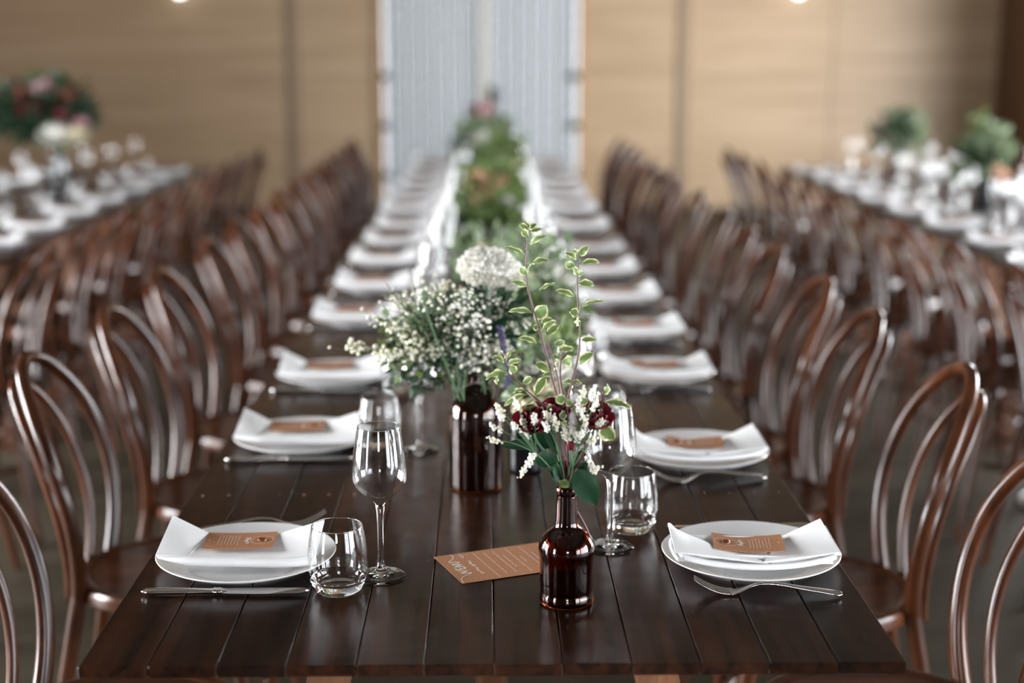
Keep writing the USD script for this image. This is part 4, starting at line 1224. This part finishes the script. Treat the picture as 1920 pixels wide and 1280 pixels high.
# ------------------------------------------------------------------ soft bouquets further along the tables
def bouquet(label, loc, mouth, clouds, blooms, seed, group):
    """loc at the table; the bunch grows out of a bottle mouth at height mouth."""
    t = thing('flower_bouquet', label, 'bouquet', loc, 0, group)
    rr = np.random.default_rng(seed)
    m0 = np.array([0, 0, mouth])
    for c, s, n, L, m in clouds:
        part(t, 'foliage', leaf_cloud(rr, c, s, n, L), m, smooth=True, kind='stuff')
        for q in range(5):
            e = np.array(c) + rr.normal(size=3) * np.array(s) * .5
            part(t, 'stem', tube(spline([m0 - [0, 0, .05], m0, (m0 + e) / 2 + [0, 0, .01], e], 12), .0016, 5), M_stem_green, smooth=True)
    for c, r, m in blooms:
        ax_ = np.array([c[0] * 2, -.5, 1.0])
        ax_ /= np.linalg.norm(ax_)
        pet = rose_petals(r, ax_, seed + int(abs(c[0]) * 999), ((4, .35, .15), (5, .62, .5), (6, .9, 1.0)))
        part(t, 'bloom', moved(cat(pet), tuple(np.array(c) - ax_ * r * .6)), m, smooth=True)
        part(t, 'stem', tube(spline([m0 - [0, 0, .05], m0, (m0 + np.array(c)) / 2 + [0, 0, .006], np.array(c) - ax_ * r * .6], 12), .0018, 5), M_stem_green, smooth=True)
    return t


GC = 'bouquets down the centre table'
bouquet('cream blooms and grey green leaves in the short black bottle', (.066, 2.485, ZT), .13, [((.0, .0, .175), (.055, .04, .05), 130, .030, M_green_grey), ((.03, .02, .20), (.05, .04, .06), 90, .03, M_green_mid)],
        [((.03, -.03, .152), .020, M_cream_petal), ((.0, -.03, .118), .018, M_cream_petal), ((.025, -.03, .110), .016, M_peach_petal), ((.05, -.01, .178), .020, M_white_petal), ((.012, -.02, .185), .016, M_white_petal)], 11, GC)
solid_bottle('brown bottle behind the asters with pale green bouquet, third along the centre table', big_prof, (.09, 3.12, ZT), M_brown, .7)
bouquet('pale green and white bouquet just behind the variegated sprigs on the centre table', (.09, 3.12, ZT), .16, [((.02, 0, .24), (.08, .06, .07), 220, .035, M_green_grey), ((.05, 0, .17), (.06, .05, .05), 90, .04, M_green_mid)],
        [((.05, -.02, .26), .022, M_white_petal), ((-.01, -.02, .235), .020, M_cream_petal), ((.06, -.03, .20), .02, M_white_petal), ((.085, 0, .23), .018, M_white_petal)], 12, GC)
solid_bottle('dark bottle under the white bouquet, fourth along the centre table', dk_prof, (-.01, 3.85, ZT), M_black, 1.1)
bouquet('low white and grey green bouquet, third from the chrysanthemum on the centre table', (-.01, 3.85, ZT), .14, [((.03, 0, .19), (.09, .07, .06), 200, .035, M_green_grey)], [((.06, -.03, .20), .022, M_white_petal), ((0, -.03, .21), .02, M_cream_petal)], 13, GC)
for k, (y, x) in enumerate(((5.15, -.01), (5.42, .03))):
    solid_bottle('dark brown bottle under the peach topped green bouquet' if k == 0 else 'brown bottle behind the peach topped green bouquet', big_prof if k else dk_prof, (x, y, ZT), M_black if k == 0 else M_brown, 1.0 if k else 1.25)
bouquet('large leafy green bouquet with peach blooms halfway down the centre table', (0, 5.2, ZT), .17, [((.01, 0, .21), (.095, .10, .09), 380, .045, M_green_mid), ((.03, 0, .10), (.09, .09, .085), 270, .045, M_green_mid), ((-.02, 0, .08), (.085, .06, .075), 260, .05, M_green_dark), ((-.08, 0, .12), (.06, .05, .09), 120, .03, M_green_grey)],
        [((-.01, -.02, .268), .044, M_peach_petal), ((.045, -.02, .262), .030, M_peach_petal), ((-.018, -.05, .215), .026, M_peach_petal), ((.07, -.05, .20), .018, M_white_petal), ((.06, -.06, .09), .02, M_white_petal), ((.085, -.05, .04), .02, M_white_petal), ((-.08, -.05, .10), .016, M_white_petal)], 14, GC)
solid_bottle('brown bottle under the cream and green bouquet near the door end', big_prof, (.06, 7.05, ZT), M_brown, .9)
bouquet('leafy green bouquet with cream bloom towards the door end', (.04, 7.05, ZT), .16, [((.02, 0, .19), (.10, .11, .12), 300, .05, M_green_mid), ((-.06, 0, .10), (.08, .08, .09), 180, .05, M_green_dark)], [((.07, -.03, .17), .040, M_cream_petal), ((.10, -.03, .06), .03, M_pink_petal)], 15, GC)
solid_bottle('dark bottle under the white and grey green bouquet at the door end', dk_prof, (-.02, 8.15, ZT), M_black, 1.2)
bouquet('grey green bouquet with white bloom near the door end', (-.02, 8.15, ZT), .16, [((-.02, 0, .20), (.10, .11, .12), 260, .055, M_green_grey), ((-.1, 0, .12), (.07, .07, .12), 150, .05, M_green_dark), ((.1, 0, .12), (.09, .08, .10), 160, .05, M_green_mid)], [((0, -.04, .235), .06, M_white_petal), ((.05, -.05, .18), .045, M_cream_petal)], 16, GC)
solid_bottle('brown bottle at the door end under pink and red blooms', big_prof, (0, 9.5, ZT), M_brown, .9)
bouquet('pink and red topped bouquet closest to the grey blue door', (0, 9.5, ZT), .2, [((-.02, 0, .235), (.10, .08, .08), 200, .055, M_green_dark), ((.05, 0, .16), (.10, .1, .1), 200, .055, M_green_mid)], [((-.03, -.03, .335), .055, M_pink_petal), ((-.05, -.03, .30), .04, M_cream_petal), ((.075, -.04, .215), .05, M_red_petal), ((.03, -.04, .26), .03, M_coral_petal)], 17, GC)

GS = 'bouquets on the side tables'
solid_bottle('tall dark bottle under the tall bouquet on the side table', big_prof, (-2.11, 7.3, ZT), M_black, 1.25)
bouquet('tall dark bouquet with pink and coral blooms above cream flowers', (-2.12, 7.3, ZT), .26, [((-.05, 0, 0.450), (.17, .13, .10), 480, .07, M_green_dark), ((-.14, 0, 0.390), (.12, .1, .08), 260, .07, M_green_dark), ((.12, 0, 0.400), (.08, .08, .07), 150, .05, M_green_dark), ((-.02, 0, 0.530), (.10, .08, .06), 140, .05, M_green_mid), ((.04, 0, 0.330), (.09, .07, .07), 120, .045, M_green_mid)],
        [((-.02, -.08, 0.545), .046, M_pink_petal), ((.085, -.09, 0.505), .036, M_coral_petal), ((-.13, -.09, 0.520), .032, M_coral_petal), ((-.05, -.12, 0.450), .03, M_red_petal), ((.07, -.11, 0.410), .04, M_red_petal), ((-.11, -.12, 0.440), .035, M_red_petal), ((.03, -.1, 0.325), .055, M_white_petal), ((.115, -.08, 0.318), .045, M_cream_petal), ((.15, -.08, 0.380), .03, M_pink_petal)], 21, GS)
solid_bottle('brown bottle on the dark-corner table under the farther green bouquet', big_prof, (2.28, 8.2, ZT), M_dim, .9)
bouquet('grey green bouquet on the dark-corner table, the one closer to its far end', (2.28, 8.2, ZT), .18, [((-.03, 0, .27), (.09, .08, .10), 200, .05, M_green_dark), ((.05, 0, .30), (.09, .07, .07), 200, .045, M_green_grey), ((.08, 0, .2), (.08, .07, .08), 100, .04, M_green_grey)], [((.06, -.03, .33), .035, M_white_petal)], 22, GS)
solid_bottle('black bottle on the dark-corner table under the leafy light green bouquet', big_prof, (2.28, 6.7, ZT), M_black, .95)
bouquet('leafy light green bouquet on the dark-corner table, the one by the dark wall', (2.28, 6.7, ZT), .19, [((.01, 0, .28), (.09, .08, .08), 230, .05, M_green_grey), ((-.02, 0, .24), (.08, .07, .07), 180, .05, M_green_dark), ((-.10, 0, .19), (.05, .05, .06), 110, .04, M_green_mid), ((-.06, 0, .36), (.06, .05, .07), 40, .035, M_green_mid)], [((.045, -.05, .17), .035, M_peach_petal), ((.05, -.04, .29), .02, M_cream_petal)], 23, GS)
